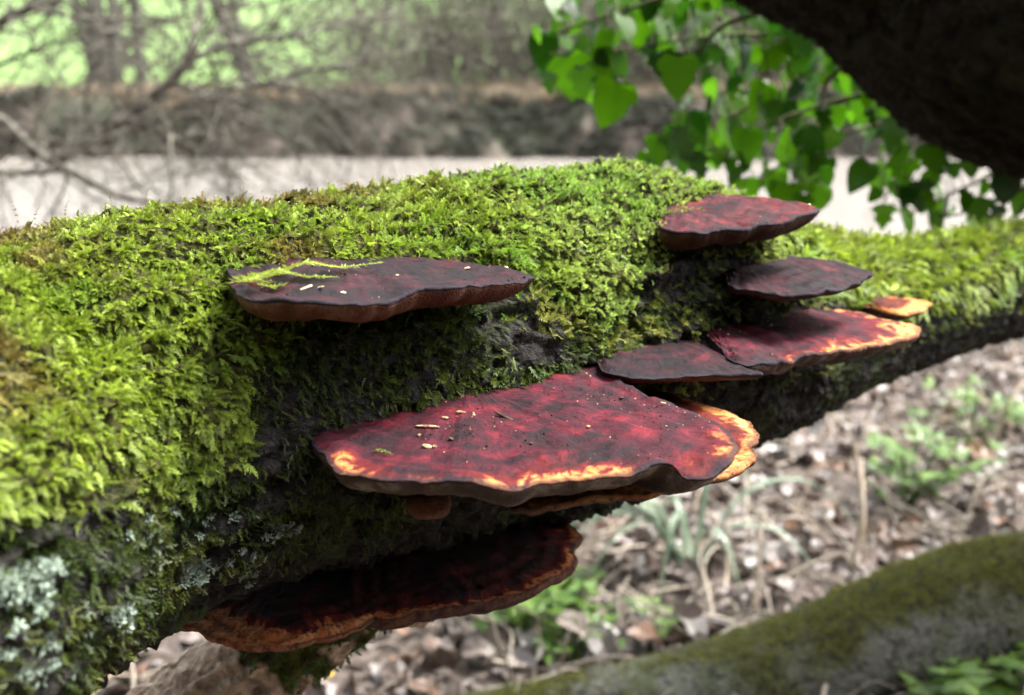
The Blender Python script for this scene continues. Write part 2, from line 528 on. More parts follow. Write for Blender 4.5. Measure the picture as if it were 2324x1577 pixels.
# ------------------------------------------------------------------ limbs and logs with bark
class Limb:
    "a round limb along an axis given by stations (u, px, py_top, py_bottom, distance)"
    def __init__(self, st, n, m, lump=.05, ridge=.03, seed=1, taper_end=True, shrink=0.0, long=14.0):
        st = np.asarray(st, float)
        ax, R = [], []
        for px, t, b, d in st:
            ax.append(P(px, (t + b) / 2, d))
            R.append((b - t) / 2 * d / F)
        ax, R = np.array(ax), np.array(R)
        T = norm(np.gradient(ax, axis=0))
        vis = np.sqrt(np.clip(1 - (T @ UP) ** 2, .3, 1))
        R = R * vis - shrink
        q = crspline(np.column_stack([ax, R, st[:, 0]]), n)
        self.ax, self.R, self.u = q[:, :3], np.maximum(q[:, 3], .004), q[:, 4]
        T = norm(np.gradient(self.ax, axis=0))
        U = norm(np.array([0, 0, 1.0]) - T * T[:, 2:3])
        W = np.cross(U, T)                                  # towards the camera when the limb runs to the right
        W = np.where(W[:, 1:2] > 0, -W, W)
        self.T, self.U, self.W = T, U, W
        th = np.linspace(-np.pi, np.pi, m, endpoint=False)
        self.th, self.n, self.m = th, n, m
        dirs = np.cos(th)[None, :, None] * U[:, None] + np.sin(th)[None, :, None] * W[:, None]
        s = np.concatenate([[0], np.cumsum(np.linalg.norm(np.diff(self.ax, axis=0), axis=1))])
        self.s = s
        base = self.ax[:, None] + dirs * self.R[:, None, None]
        co = np.stack([np.broadcast_to(s[:, None], (n, m)) * long, np.cos(th)[None] * self.R[:, None] * 75, np.sin(th)[None] * self.R[:, None] * 75], -1)
        lumps = fbm(base * 11, 4, seed)
        rid = 1 - np.abs(fbm(co, 4, seed + 5)) * 2
        fine = fbm(base * 140, 3, seed + 9)
        self.disp = self.R[:, None] * (lump * lumps + ridge * (rid - .6) + ridge * .75 * fine)
        self.v = base + dirs * self.disp[..., None]
        self.dirs = dirs
        self.uv = np.stack([np.broadcast_to(s[:, None], (n, m)), np.cos(th)[None] * self.R[:, None], np.sin(th)[None] * self.R[:, None]], -1)
        gs, gt = np.gradient(self.v, axis=0), np.gradient(self.v, axis=1)
        nn = norm(np.cross(gs, gt))
        sgn = np.sign((nn * dirs).sum(-1, keepdims=True))
        self.nrm = norm(nn * sgn + dirs * .6)
        self.moss = np.zeros((n, m))
    def build(self, name, mat, parent):
        f = grid_faces(self.n, self.m, True)
        v = np.vstack([self.v.reshape(-1, 3), self.v[0].mean(0), self.v[-1].mean(0)])
        k = self.n * self.m
        tri = []
        fl = [tuple(q) for q in f]
        for j in range(self.m):
            j2 = (j + 1) % self.m
            fl.append((k, j2, j))
            fl.append((k + 1, k - self.m + j, k - self.m + j2))
        at = {'uv': np.vstack([self.uv.reshape(-1, 3), np.zeros((2, 3))]), 'moss': np.concatenate([self.moss.ravel(), [0, 0]])}
        return mesh_obj(name, v, fl, mat, parent, attrs=at)
    def theta_at(self, px, py):
        "the angle round the limb (0 on top, growing towards the camera) that shows at this point of the photograph"
        i = int(np.argmin(np.abs(self.u - px)))
        cx, cy, cd = project(self.ax[i])
        beta = math.asin(np.clip(drop(cy) / math.hypot(1, (cy - CY) / F), -1, 1))
        return math.acos(np.clip((cy - py) * cd / F / self.R[i], -1, 1)) - beta
    def sample(self, N, dens, r):
        i = r.integers(0, self.n - 1, N * 4)
        j = r.integers(0, self.m, N * 4)
        keep = r.random(N * 4) < (dens[i, j] * self.R[i] / self.R.max())
        i, j = i[keep][:N], j[keep][:N]
        a, b = r.random((len(i), 1)), r.random((len(i), 1))
        j2 = (j + 1) % self.m
        p = (self.v[i, j] * (1 - a) + self.v[i + 1, j] * a) * (1 - b) + (self.v[i, j2] * (1 - a) + self.v[i + 1, j2] * a) * b
        return i, j, p, self.nrm[i, j]

LOG = Limb([(-900, 640, 2500, .30), (-300, 590, 1855, .37), (0, 552, 1605, .44), (430, 488, 1368, .50), (800, 442, 1285, .565), (1080, 412, 1225, .62), (1280, 394, 1175, .66),
            (1450, 398, 1100, .70), (1590, 452, 1052, .74), (1700, 505, 1010, .78), (1820, 530, 950, .83), (2050, 552, 850, .92),
            (2324, 505, 765, 1.05), (2700, 440, 660, 1.30), (3100, 400, 600, 1.55)], 620, 300, lump=.07, ridge=.085, seed=11, shrink=.004)
u2, th2 = np.meshgrid(LOG.u, LOG.th, indexing='ij')
limtab = [(-900, 1300), (-300, 1250), (0, 1200), (250, 1170), (400, 1160), (480, 1090), (540, 990), (590, 880), (640, 770), (700, 690), (780, 645), (920, 620), (1100, 625), (1200, 655), (1290, 715), (1380, 745),
          (1460, 690), (1520, 620), (1560, 540), (1620, 500), (1700, 545), (1760, 600), (1850, 660), (1950, 690), (2100, 710), (2324, 680), (2700, 620), (3100, 580)]
qx, qy, qd = project(LOG.v.reshape(-1, 3))
lt = []
for (px, py) in limtab:
    ii = np.where((np.abs(qx - px) < 20) & (np.abs(qy - py) < 20))[0]
    if len(ii):
        k = ii[np.argmin(qd[ii])]
        lt.append((LOG.u[k // LOG.m], LOG.th[k % LOG.m]))
lt.sort()
lt = [(-900, lt[0][1])] + lt + [(3100, lt[-1][1])]
lim = np.interp(LOG.u, [q[0] for q in lt], [q[1] for q in lt])
p2 = LOG.v
edge_n = fbm(p2 * 38, 4, 21)
dth = lim[:, None] + .22 * edge_n - th2
back = sstep(-1.7, -1.2, th2 + .2 * edge_n)
LOG.moss = sstep(-.05, .14, dth) * back
patch = fbm(p2 * 26, 4, 33)
hole = sstep(-.75, -.5, patch)                                   # bare spots inside the moss
LOG.moss = LOG.moss * hole
thin = sstep(-.25, .25, fbm(p2 * 45, 4, 41) + .1 + .3 * sstep(950, 750, u2)) * sstep(-.05, -.0, -dth) * np.where(u2 > 700, sstep(1.8, 1.35, th2), sstep(2.5, 1.7, th2)) * back
thin = thin * np.interp(LOG.u, [-300, 500, 700, 1000, 1180, 1300, 1700, 1850, 2400], [1, 1, .8, 1, .8, .32, .22, .7, .9])[:, None]
low_left = sstep(700, 550, u2)
thin = thin * (1 - low_left * (1 - .42 * sstep(2.5, 1.9, th2) - .5 * sstep(-.45, -.1, dth)))
# the moss cushion lifts the outline a little
lift = LOG.moss * (.004 + .0025 * fbm(p2 * 60, 3, 51))
LOG.v = LOG.v + LOG.dirs * lift[..., None]

log = thing('mossy_log', 'thick moss covered fallen trunk carrying the red bracket fungi', 'log', LOG.ax[150] - np.array([0, 0, .1]))
bpy.context.view_layer.update()
LOG.build('trunk', M['bark'], log)
lpx, lpy, ld = project(LOG.v.reshape(-1, 3))
def surf(px, py):
    m = (np.abs(lpx - px) < 14) & (np.abs(lpy - py) < 14)
    return ld[m].min() if m.any() else np.nan

def tangent_down(nr):
    g = np.array([0, 0, -1.0])
    return norm(g - nr * (nr @ g)[:, None] + 1e-6)

def moss_on(L, name, N, dens, kinds, size, tint_fn, seed, parent, lie=.35, droop=.85, rnd=.6, label=None):
    r = np.random.default_rng(seed)
    i, j, p, nr = L.sample(N, dens, r)
    dn = tangent_down(nr)
    flat = 1 - np.abs(nr[:, 2:3])
    rv = r.normal(size=p.shape)
    rv = norm(rv - nr * (rv * nr).sum(1, keepdims=True))
    # neighbouring shoots comb the same way
    cv = np.stack([fbm(p * 30 + 5 * k, 2, 60 + k) for k in range(3)], 1)
    cv = cv - nr * (cv * nr).sum(1, keepdims=True)
    g = nr * (lie * r.uniform(.5, 1.5, (len(p), 1))) + dn * droop * np.clip(flat * 1.3, .15, 1) + rv * rnd * .6 + cv * 1.2 * rnd
    Xa, Ya, Za = frames(g, nr + .35 * r.normal(size=p.shape))
    sc = size(L.u[i], L.th[j], r)
    tint = tint_fn(L.u[i], L.th[j], p, r)
    idx = r.integers(0, len(kinds), len(p))
    o = scatter(name, p - nr * (.0003 if name == 'creeping_moss' else .0012), eulers(Xa, Ya, Za), sc, idx, tint, kinds, M['moss'], parent)
    if label:
        o['label'] = label
    return o

def lerp3(a, b, t):
    return np.asarray(a)[None] * (1 - t[:, None]) + np.asarray(b)[None] * t[:, None]
YG, FG, BR, DK, LM = (.265, .355, .045), (.33, .43, .11), (.20, .13, .04), (.045, .085, .012), (.45, .5, .1)
def tint_log(u, th, p, r):
    k = sstep(900, 1150, u) * sstep(1750, 1550, u)
    c = lerp3(YG, FG, np.clip(k + .25 * fbm(p * 20, 3, 70), 0, 1))
    g = np.clip(.6 * sstep(.1, .5, fbm(p * 15, 3, 71)), 0, 1)[:, None]          # fresh green drifts
    c = c * (1 - g) + np.array((.17, .34, .04))[None] * g
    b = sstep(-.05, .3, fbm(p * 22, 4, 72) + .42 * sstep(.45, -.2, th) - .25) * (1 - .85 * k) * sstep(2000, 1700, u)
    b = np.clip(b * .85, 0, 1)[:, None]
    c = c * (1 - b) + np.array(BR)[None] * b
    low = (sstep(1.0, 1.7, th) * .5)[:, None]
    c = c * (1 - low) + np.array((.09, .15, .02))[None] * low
    return c * np.clip(r.normal(1, .28, (len(u), 1)), .4, 1.7) * np.array([1, 1, 1])[None] + (r.random((len(u), 1)) < .07) * np.array(LM)[None] * .4

FR = [frond(s, 9, c) for s, c in ((1, .25), (2, .45), (3, .6), (4, .35))]
SH = [shoot(s) for s in (1, 2, 3)]
TH = [thread(s) for s in (1, 2, 3)]
left = sstep(1120, 950, u2)
mid = sstep(930, 1080, u2) * sstep(1640, 1560, u2)
right = sstep(1560, 1640, u2)
seen = sstep(-1.6, -.9, th2) * .6 + .4
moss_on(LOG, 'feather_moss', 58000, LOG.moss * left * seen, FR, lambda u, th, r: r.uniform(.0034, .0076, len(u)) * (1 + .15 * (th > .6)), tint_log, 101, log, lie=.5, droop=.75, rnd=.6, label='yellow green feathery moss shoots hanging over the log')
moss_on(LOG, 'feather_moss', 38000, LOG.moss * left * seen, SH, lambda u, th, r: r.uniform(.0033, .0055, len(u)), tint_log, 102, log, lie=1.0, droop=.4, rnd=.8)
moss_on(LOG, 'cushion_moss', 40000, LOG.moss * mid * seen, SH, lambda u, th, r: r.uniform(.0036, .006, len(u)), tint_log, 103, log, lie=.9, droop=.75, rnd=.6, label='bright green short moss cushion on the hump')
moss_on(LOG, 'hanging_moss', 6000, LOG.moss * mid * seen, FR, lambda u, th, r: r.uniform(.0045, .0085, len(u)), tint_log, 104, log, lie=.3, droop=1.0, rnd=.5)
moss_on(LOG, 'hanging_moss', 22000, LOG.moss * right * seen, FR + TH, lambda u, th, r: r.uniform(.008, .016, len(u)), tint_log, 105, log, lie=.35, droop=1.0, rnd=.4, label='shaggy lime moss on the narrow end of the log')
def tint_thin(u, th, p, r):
    c = lerp3((.07, .115, .02), (.30, .32, .07), sstep(-.3, .4, fbm(p * 40, 3, 75)) * np.interp(u, [350, 520, 850, 980], [.6, .12, .25, 1]))  # below the upper bracket its shade is tinted in, over a darker sparse species
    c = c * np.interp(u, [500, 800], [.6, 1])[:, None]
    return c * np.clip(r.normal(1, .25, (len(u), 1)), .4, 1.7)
moss_on(LOG, 'creeping_moss', 60000, thin, TH + SH, lambda u, th, r: r.uniform(.0035, .0075, len(u)), tint_thin, 106, log, lie=.75, droop=.7, rnd=.8, label='thin dark moss strands creeping over bare bark, partly tinted with bracket shade')

# crusty lichen low on the bark
def lichen_proto(seed):
    r = random.Random(seed)
    L = Leaves()
    for k in range(22):
        a, b = r.uniform(0, 6.28), r.uniform(0, 1)
        o = np.array([math.cos(a) * b * .6, math.sin(a) * b * .6, .15 * r.random()])
        L.leaf(o, [math.cos(a), math.sin(a), r.uniform(.2, 1.2)], [-math.sin(a), math.cos(a), 0], r.uniform(.3, .6), r.uniform(.14, .26), .4)
    return L.get()
lp = []
for (px, py, n, sp) in ((45, 1340, 110, 36), (105, 1285, 40, 14), (440, 1295, 70, 20), (275, 1395, 18, 15), (640, 1205, 30, 18), (330, 1250, 16, 40), (560, 1290, 18, 30), (60, 1480, 30, 50), (200, 1420, 20, 60), (450, 1180, 14, 40)):
    for k in range(n):
        x, y = px + rng.normal() * sp, py + rng.normal() * sp * .7
        q = (np.abs(lpx - x) < 10) & (np.abs(lpy - y) < 10)
        if q.any():
            ii = np.where(q)[0]
            lp.append(ii[np.argmin(ld[ii])])
lp = np.array(lp)
lpos, lnr = LOG.v.reshape(-1, 3)[lp], LOG.nrm.reshape(-1, 3)[lp]
rv = rng.normal(size=lpos.shape)
Xa = norm(np.cross(lnr, rv))
Ya = np.cross(lnr, Xa)
M['lichen'] = leafy('lichen_crust', inst_color(.3), .1, .8, .1)
o = scatter('lichen', lpos + rng.normal(size=lpos.shape) * .0012 + lnr * .001, eulers(Xa, Ya, lnr), rng.uniform(.0014, .0032, len(lp)), rng.integers(0, 3, len(lp)),
            np.array([.27, .34, .27])[None] * rng.uniform(.45, 1.3, (len(lp), 1)), [lichen_proto(s) for s in (1, 2, 3)], M['lichen'], log)
o['label'] = 'pale grey green crusty lichen low on the bark'

# ------------------------------------------------------------------ bracket fungi
N_IN = norm(np.array([-.15, .98, 0.0]))
def shelf(parent, rim, h, ref, kx, ky, capm, porem, T=.016, e=.003, q=5, seed=1, dome=.003, back=.05, cin=.02, wig=.0022, K=300, J=46, names=('cap', 'pore_surface'), zone=.0005, contact=None, tan=.5):
    """one shelf: rim = (px, py, undulation in px, width of the pale margin); h = how far its plane lies below the eye at ref,
    kx and ky tilt that plane"""
    pts, tw = [], []
    if contact:
        hc = h + kx * (contact[0] - ref[0]) / 1000 + ky * (contact[1] - ref[1]) / 100
        sf = surf(*contact) * drop(contact[1]) / hc
        print('shelf scale', seed, round(sf, 3))
        h, kx, ky = h * sf, kx * sf, ky * sf
    for (px, py, dz, tn) in rim:
        hh = h + kx * (px - ref[0]) / 1000 + ky * (py - dz - ref[1]) / 100
        d = hh / drop(py - dz)
        pts.append(P(px, py, d))
        tw.append(tn * tan)
    for k in (0, -1):
        sd_ = surf(rim[k][0], rim[k][1])
        if sd_ == sd_ and project(pts[k])[2] < sd_ + .006:
            dnew = sd_ + .006
            z_ = pts[k][2]
            pts[k] = P(rim[k][0], rim[k][1], dnew)
            pts[k][2] = z_
    pts = np.array(pts)
    Sx, Ex = pts[0], pts[-1]
    C = (Sx + Ex) / 2 + N_IN * cin
    loop = np.vstack([pts, Ex + N_IN * back, (Sx + Ex) / 2 + N_IN * back * 1.3, Sx + N_IN * back])
    hfun = lambda px, py: h + kx * (px - ref[0]) / 1000 + ky * (py - ref[1]) / 100
    tw = np.array(tw + [0, 0, 0], float)
    q4 = crspline(np.column_stack([loop, tw]), K, True)
    # even spacing
    s = np.concatenate([[0], np.cumsum(np.linalg.norm(np.diff(np.vstack([q4, q4[:1]])[:, :3], axis=0), axis=1))])
    ss = np.linspace(0, s[-1], K, endpoint=False)
    q5 = np.vstack([q4, q4[:1]])
    R4 = np.stack([np.interp(ss, s, q5[:, k]) for k in range(4)], 1)
    R, tw = R4[:, :3], np.clip(R4[:, 3], 0, 1)
    out = R - C
    rad = np.linalg.norm(out, axis=1)
    od = norm(out * np.array([1, 1, .2]))
    wg = fbm(R * 70, 3, seed) * wig * 1.6 + fbm(R * 260, 2, seed + 3) * wig * .5
    R = R + od * wg[:, None]
    R[:, 2] += fbm(R * 90, 3, seed + 7) * wig * .8
    t = 1 - (1 - np.linspace(0, 1, J)) ** 1.6
    tt, kk = np.meshgrid(t, np.arange(K), indexing='ij')
    base = C[None, None] + (R - C)[None] * tt[..., None]
    dz = dome * (1 - tt ** 2.2) + zone * np.sin(2 * np.pi * (tt * 5.5 + .8 * fbm(base * 25, 2, seed + 11))) * sstep(.2, .5, tt) \
        + .0022 * fbm(base * 38, 3, seed + 13) * sstep(1.0, .85, tt) + .0007 * fbm(base * 190, 3, seed + 17)
    top = base + np.stack([0 * dz, 0 * dz, dz], -1)
    e_k = e * (1 + .35 * fbm(R * 60, 2, seed + 19))
    lip1 = R + od * (.22 * e_k)[:, None] + np.array([0, 0, -1.0]) * (.45 * e_k)[:, None]
    lip2 = R + np.array([0, 0, -1.0]) * e_k[:, None] - od * (.1 * e_k)[:, None]
    V = np.vstack([top.reshape(-1, 3), lip1, lip2])
    ang = np.arctan2(out[:, 0], -out[:, 1])
    polar = np.stack([np.broadcast_to(ang[None] * 14, tt.shape) + 1.5 * fbm(base * 30, 2, seed + 2), tt * rad[None] * 60, 0 * tt + seed], -1)
    lipt = np.ones(2 * K)
    attrs = {'t': np.concatenate([tt.ravel(), lipt * 1.0]), 'tanw': np.concatenate([np.broadcast_to(tw[None], tt.shape).ravel(), tw, tw * .4]),
             'polar': np.vstack([polar.reshape(-1, 3), polar[-1], polar[-1]])}
    cap = mesh_obj(names[0], V, grid_faces(J + 2, K, True)[:, ::-1], capm, parent, attrs=attrs)
    # pore surface from the lip inwards
    t2 = 1 - np.linspace(0, 1, J) ** 1.9
    tt, kk = np.meshgrid(t2, np.arange(K), indexing='ij')
    base = C[None, None] + (lip2 - C)[None] * tt[..., None]
    Tk = T * (1 + .3 * fbm(R * 22, 3, seed + 23))
    dz = -Tk[None] * (1 - tt ** q) ** .8 + .0009 * fbm(base * 80, 3, seed + 29) * sstep(1.0, .93, tt)
    und = base + np.stack([0 * dz, 0 * dz, dz], -1)
    mesh_obj(names[1], und.reshape(-1, 3), grid_faces(J, K, True)[:, ::-1], porem, parent)
    return top, hfun

fungi = {}
def fungus(key, label, loc):
    o = thing('bracket_fungus', label, 'fungus', loc, 'bracket fungi growing on the mossy log')
    bpy.context.view_layer.update()
    fungi[key] = o
    return o
tops = {}
o = fungus('upper_dark', 'dark purple bracket fungus under the feathery moss with brown underside', P(820, 640, .45))
tops[1], _ = shelf(o, [(520, 664, 0, 0), (548, 668, 0, 0), (600, 677, 4, 0), (690, 689, 5, 0), (780, 690, 4, 0), (868, 694, 9, 0), (908, 674, -4, 0), (955, 653, -18, 0), (1050, 648, -15, 0), (1130, 645, -4, 0), (1185, 640, 3, 0), (1206, 627, 0, 0),
                       (1165, 611, 0, 0), (1080, 604, 0, 0), (980, 600, 0, 0)],
                   .0905, (545, 668), .019, .0, M['cap_purple'], M['pore'], T=.014, e=.0013, q=9, seed=3, contact=(900, 602), cin=.02)
o = fungus('central', 'largest wine red bracket fungus shelf with cream orange front margin', P(1100, 1000, .48))
tops[2], _ = shelf(o, [(715, 1020, 0, .0), (735, 1036, 0, .05), (765, 1066, 0, .19), (850, 1088, 0, .13), (950, 1087, -6, .09), (1050, 1088, -8, .10), (1125, 1104, 2, .16), (1200, 1099, 4, .22), (1300, 1084, 0, .26), (1390, 1082, 8, .22), (1450, 1072, 8, .12),
                       (1520, 1052, 4, .0), (1550, 1078, 22, .10), (1600, 1080, 22, .12), (1655, 1046, 8, .12), (1677, 1010, 0, .10), (1655, 980, 0, .05), (1600, 945, 0, .03), (1530, 912, 0, 0), (1450, 890, 0, 0), (1360, 873, 0, 0)],
                   .168, (1000, 1090), 0, 0, M['cap_wine'], M['pore_grey'], T=.016, e=.0014, q=10, seed=8, tan=.34, contact=(1130, 892), cin=.012, dome=.0015, zone=.0005)
nub = []
th_, ph_ = np.meshgrid(np.linspace(0, np.pi, 14), np.linspace(0, 2 * np.pi, 20, endpoint=False), indexing='ij')
nc = P(975, 1142, .47)
nv = np.stack([np.sin(th_) * np.cos(ph_) * .011, np.sin(th_) * np.sin(ph_) * .010, np.cos(th_) * .0075], -1)
nv = nc + nv * (1 + .25 * fbm(nv * 120 + 3, 3, 4))[..., None]
mesh_obj('pore_lump', nv.reshape(-1, 3), grid_faces(14, 20, True), M['pore'], o)
o = fungus('under_central', 'ochre edged bracket fungus tucked beneath the largest wine red shelf', P(1500, 1060, .5))
shelf(o, [(1080, 1120, 0, 0), (1150, 1138, 0, .1), (1300, 1135, 0, .3), (1450, 1117, 0, .4), (1570, 1098, 0, .5), (1650, 1075, 0, .5), (1698, 1052, 0, .42), (1713, 1030, 6, .2), (1706, 1012, 0, .15), (1722, 990, 0, .2), (1705, 962, 0, .3), (1650, 935, 0, .3), (1570, 905, 0, .2), (1480, 885, 0, 0)],
      .184, (1500, 1100), 0, 0, M['cap_tan'], M['pore_grey'], T=.010, e=.0028, q=5, seed=14, contact=(1350, 915), cin=.01, dome=.001)
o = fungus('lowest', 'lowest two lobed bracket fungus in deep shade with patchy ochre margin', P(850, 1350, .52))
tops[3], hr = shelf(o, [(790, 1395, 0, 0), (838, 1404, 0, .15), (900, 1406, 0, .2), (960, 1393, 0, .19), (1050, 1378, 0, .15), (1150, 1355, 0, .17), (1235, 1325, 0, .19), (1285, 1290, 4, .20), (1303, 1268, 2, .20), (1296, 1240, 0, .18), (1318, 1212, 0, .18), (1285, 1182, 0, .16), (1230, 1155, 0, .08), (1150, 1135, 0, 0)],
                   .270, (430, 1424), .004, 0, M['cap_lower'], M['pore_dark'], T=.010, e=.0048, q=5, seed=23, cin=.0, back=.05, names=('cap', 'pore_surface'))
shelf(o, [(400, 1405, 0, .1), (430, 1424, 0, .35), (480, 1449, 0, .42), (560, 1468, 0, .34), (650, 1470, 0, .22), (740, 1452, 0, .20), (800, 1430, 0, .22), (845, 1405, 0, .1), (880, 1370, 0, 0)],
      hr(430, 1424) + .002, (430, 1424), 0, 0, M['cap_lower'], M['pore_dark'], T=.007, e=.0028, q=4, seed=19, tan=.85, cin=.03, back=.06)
o = fungus('top', 'topmost dull red bracket fungus with black rim above the narrow end', P(1650, 500, .66))
tops[4], _ = shelf(o, [(1490, 510, 0, 0), (1506, 518, 0, 0), (1560, 527, 2, 0), (1640, 522, 3, 0), (1720, 513, 1, 0), (1790, 501, 0, 0), (1840, 484, 0, 0), (1856, 472, 0, 0), (1830, 463, 0, 0), (1775, 455, 0, 0), (1720, 447, 0, 0), (1650, 443, 0, 0), (1590, 452, 0, 0)],
                   .100, (1600, 525), 0, .0125, M['cap_red'], M['pore_dark'], T=.0135, e=.0016, q=6, seed=31, contact=(1585, 478), cin=.01)
o = fungus('plum', 'plain plum coloured bracket fungus between the top one and the long lobed shelf', P(1780, 640, .69))
tops[5], _ = shelf(o, [(1640, 640, 0, 0), (1657, 652, 0, 0), (1700, 658, -4, 0), (1750, 668, 0, 0), (1810, 672, 4, 0), (1870, 664, 2, 0), (1940, 641, 0, 0), (1981, 622, 0, 0), (1950, 608, 0, 0), (1880, 592, 0, 0), (1800, 586, 0, 0), (1735, 594, 0, 0)],
                   .1413, (1700, 660), .01, .008, M['cap_purple'], M['pore_dark'], T=.0085, e=.0014, q=4, seed=37, contact=(1712, 612), cin=.01)
o = fungus('lobed', 'long two lobed wine red bracket fungus with orange far tip', P(1700, 800, .6))
_, hl = shelf(o, [(1350, 826, 0, 0), (1367, 838, 0, 0), (1400, 850, 0, 0), (1450, 857, 2, 0), (1520, 855, 2, 0), (1600, 850, 0, 0), (1680, 851, 3, 0), (1732, 847, 0, 0), (1690, 828, 0, 0), (1650, 800, 0, 0), (1600, 782, 0, 0), (1540, 770, 0, 0)],
      .160, (1380, 838), .012, 0, M['cap_purple'], M['pore'], T=.009, e=.0013, q=4, seed=47, contact=(1400, 812), cin=.012, dome=.004, wig=.001)
tops[6], _ = shelf(o, [(1600, 800, 0, 0), (1655, 812, 0, 0), (1705, 826, 0, .0), (1770, 818, 0, .05), (1800, 822, 6, .22), (1830, 806, 0, .10), (1900, 797, 0, .14), (1980, 786, 0, .26), (2050, 771, 0, .30), (2086, 754, 0, .36), (2072, 738, 0, .34), (2000, 720, 0, .30), (1930, 706, 0, .25), (1850, 697, 0, .12), (1750, 694, 0, 0), (1650, 698, 0, 0)],
                   hl(1690, 838) - .0035, (1690, 838), .020, 0, M['cap_wine'], M['pore_grey'], T=.013, e=.0018, q=8, seed=43, tan=.36,  cin=.01)
o = fungus('small', 'small pale orange bracket fungus beyond the long lobed shelf', P(2040, 695, .8))
shelf(o, [(1950, 690, 0, 0), (1975, 695, 0, .2), (2015, 706, 0, .5), (2060, 712, 0, .6), (2098, 704, 0, .6), (2109, 692, 0, .6), (2080, 682, 0, .6), (2020, 678, 0, .5), (1970, 680, 0, .1)],
      .187, (2015, 706), 0, 0, M['cap_tan'], M['pore_grey'], T=.008, e=.002, q=4, seed=53, contact=(1975, 688), cin=.0, K=120, J=24)

# crumbs of bark and wood lying on the shelves
def crumb_mesh(seed, elong=1.5):
    r = random.Random(seed)
    th_, ph_ = np.meshgrid(np.linspace(0, np.pi, 6), np.linspace(0, 2 * np.pi, 7, endpoint=False), indexing='ij')
    v = np.stack([np.sin(th_) * np.cos(ph_) * elong, np.sin(th_) * np.sin(ph_), np.cos(th_) * .6], -1)
    v = v * (1 + .55 * fbm(v * 1.3 + seed * 7.1, 2, seed))[..., None]
    return v.reshape(-1, 3), grid_faces(6, 7, True)
CR = [crumb_mesh(s, e_) for s, e_ in ((1, 1.3), (2, 1.7), (3, 1.1), (4, 4.5))]
CRM = {}
def cap_point(top, px, py):
    v = top.reshape(-1, 3)
    x, y, d = project(v)
    return v[np.argmin((x - px) ** 2 + (y - py) ** 2)]
def crumb(top, px, py, size, kind, mat, label, name='wood_crumb', group=None):
    key = (kind, mat)
    if key not in CRM:
        q = mesh_obj(name, CR[kind][0], CR[kind][1], M[mat], smooth=False, link=False)
        CRM[key] = q.data
    q = bpy.data.objects.new(name, CRM[key])
    COL.objects.link(q)
    p = cap_point(top, px, py)
    q.location = p + np.array([0, 0, size * .25])
    q.rotation_euler = (rng.uniform(-.3, .3), rng.uniform(-.3, .3), rng.uniform(0, 6.28))
    q.scale = (size * .62,) * 3
    tag(q, label, 'debris', group)
gA = 'crumbs on the largest wine red shelf'
for px, py, s_, k, m in ((1045, 938, .0022, 1, 'crumb'), (1075, 943, .0014, 0, 'crumb'), (1010, 950, .0016, 1, 'crumb'), (965, 972, .0020, 3, 'crumb'), (950, 990, .0013, 0, 'crumb'), (1022, 993, .0019, 2, 'crumb_dark'), (970, 1012, .0022, 1, 'crumb'),
                         (990, 1016, .0018, 0, 'crumb'), (1335, 972, .0018, 0, 'crumb'), (1205, 1005, .0015, 2, 'crumb_dark'), (1140, 945, .0018, 3, 'crumb_dark'), (1410, 905, .0016, 2, 'crumb_dark'), (1500, 915, .0009, 1, 'bleached')):
    crumb(tops[2], px, py, s_, k, m, 'tiny bark crumb lying on the largest wine red shelf', group=gA)
crumb(tops[1], 690, 655, .0011, 3, 'bleached', 'thin bleached splinter on the dark purple shelf beside hanging moss', 'splinter')
crumb(tops[1], 725, 656, .0011, 3, 'bleached', 'short bleached splinter on the dark purple shelf nearer its rim', 'splinter')
for px, py, s_ in ((783, 664, .0013), (1060, 610, .0015), (1095, 606, .0010), (1150, 608, .0011), (900, 625, .0008)):
    crumb(tops[1], px, py, s_, 1, 'bleached', 'pale wood fleck lying on the dark purple shelf', 'wood_fleck', 'pale flecks on the dark purple shelf')
crumb(tops[4], 1835, 466, .0016, 0, 'bleached', 'white fleck at the tip of the topmost shelf', 'wood_fleck')
crumb(tops[6], 1725, 735, .0022, 1, 'crumb_dark', 'dark wet crumb lying on the long lobed shelf', 'wood_crumb')
crumb(tops[6], 1750, 738, .0016, 1, 'crumb', 'brown crumb beside the dark wet one on the lobed shelf', 'wood_crumb')
# fine grit over the caps
gp, gs = [], []
for key, nn in ((2, 420), (6, 160), (1, 90), (4, 90), (5, 30)):
    v = tops[key][8:-4].reshape(-1, 3)
    k = rng.integers(0, len(v), nn * 3)
    q = v[k]
    dns = sstep(-.3, .5, fbm(q * 40, 3, 91))
    q = q[rng.random(len(q)) < dns][:nn]
    gp.append(q)
gp = np.vstack(gp)
grit = scatter('grit', gp + np.array([0, 0, .0002]), rng.uniform(-3, 3, gp.shape), rng.uniform(.00015, .0004, len(gp)) * rng.choice([1, 1, 1, 1.5], len(gp)), rng.integers(0, 3, len(gp)),
               np.where(rng.random((len(gp), 1)) < .3, np.array([[.42, .31, .19]]), np.array([[.035, .02, .016]])), CR, leafy('grit_specks', inst_color(.2), 0.0, .8, .2), None)
tag(grit, 'fine dark and pale grit scattered over the fungus caps', 'grit')

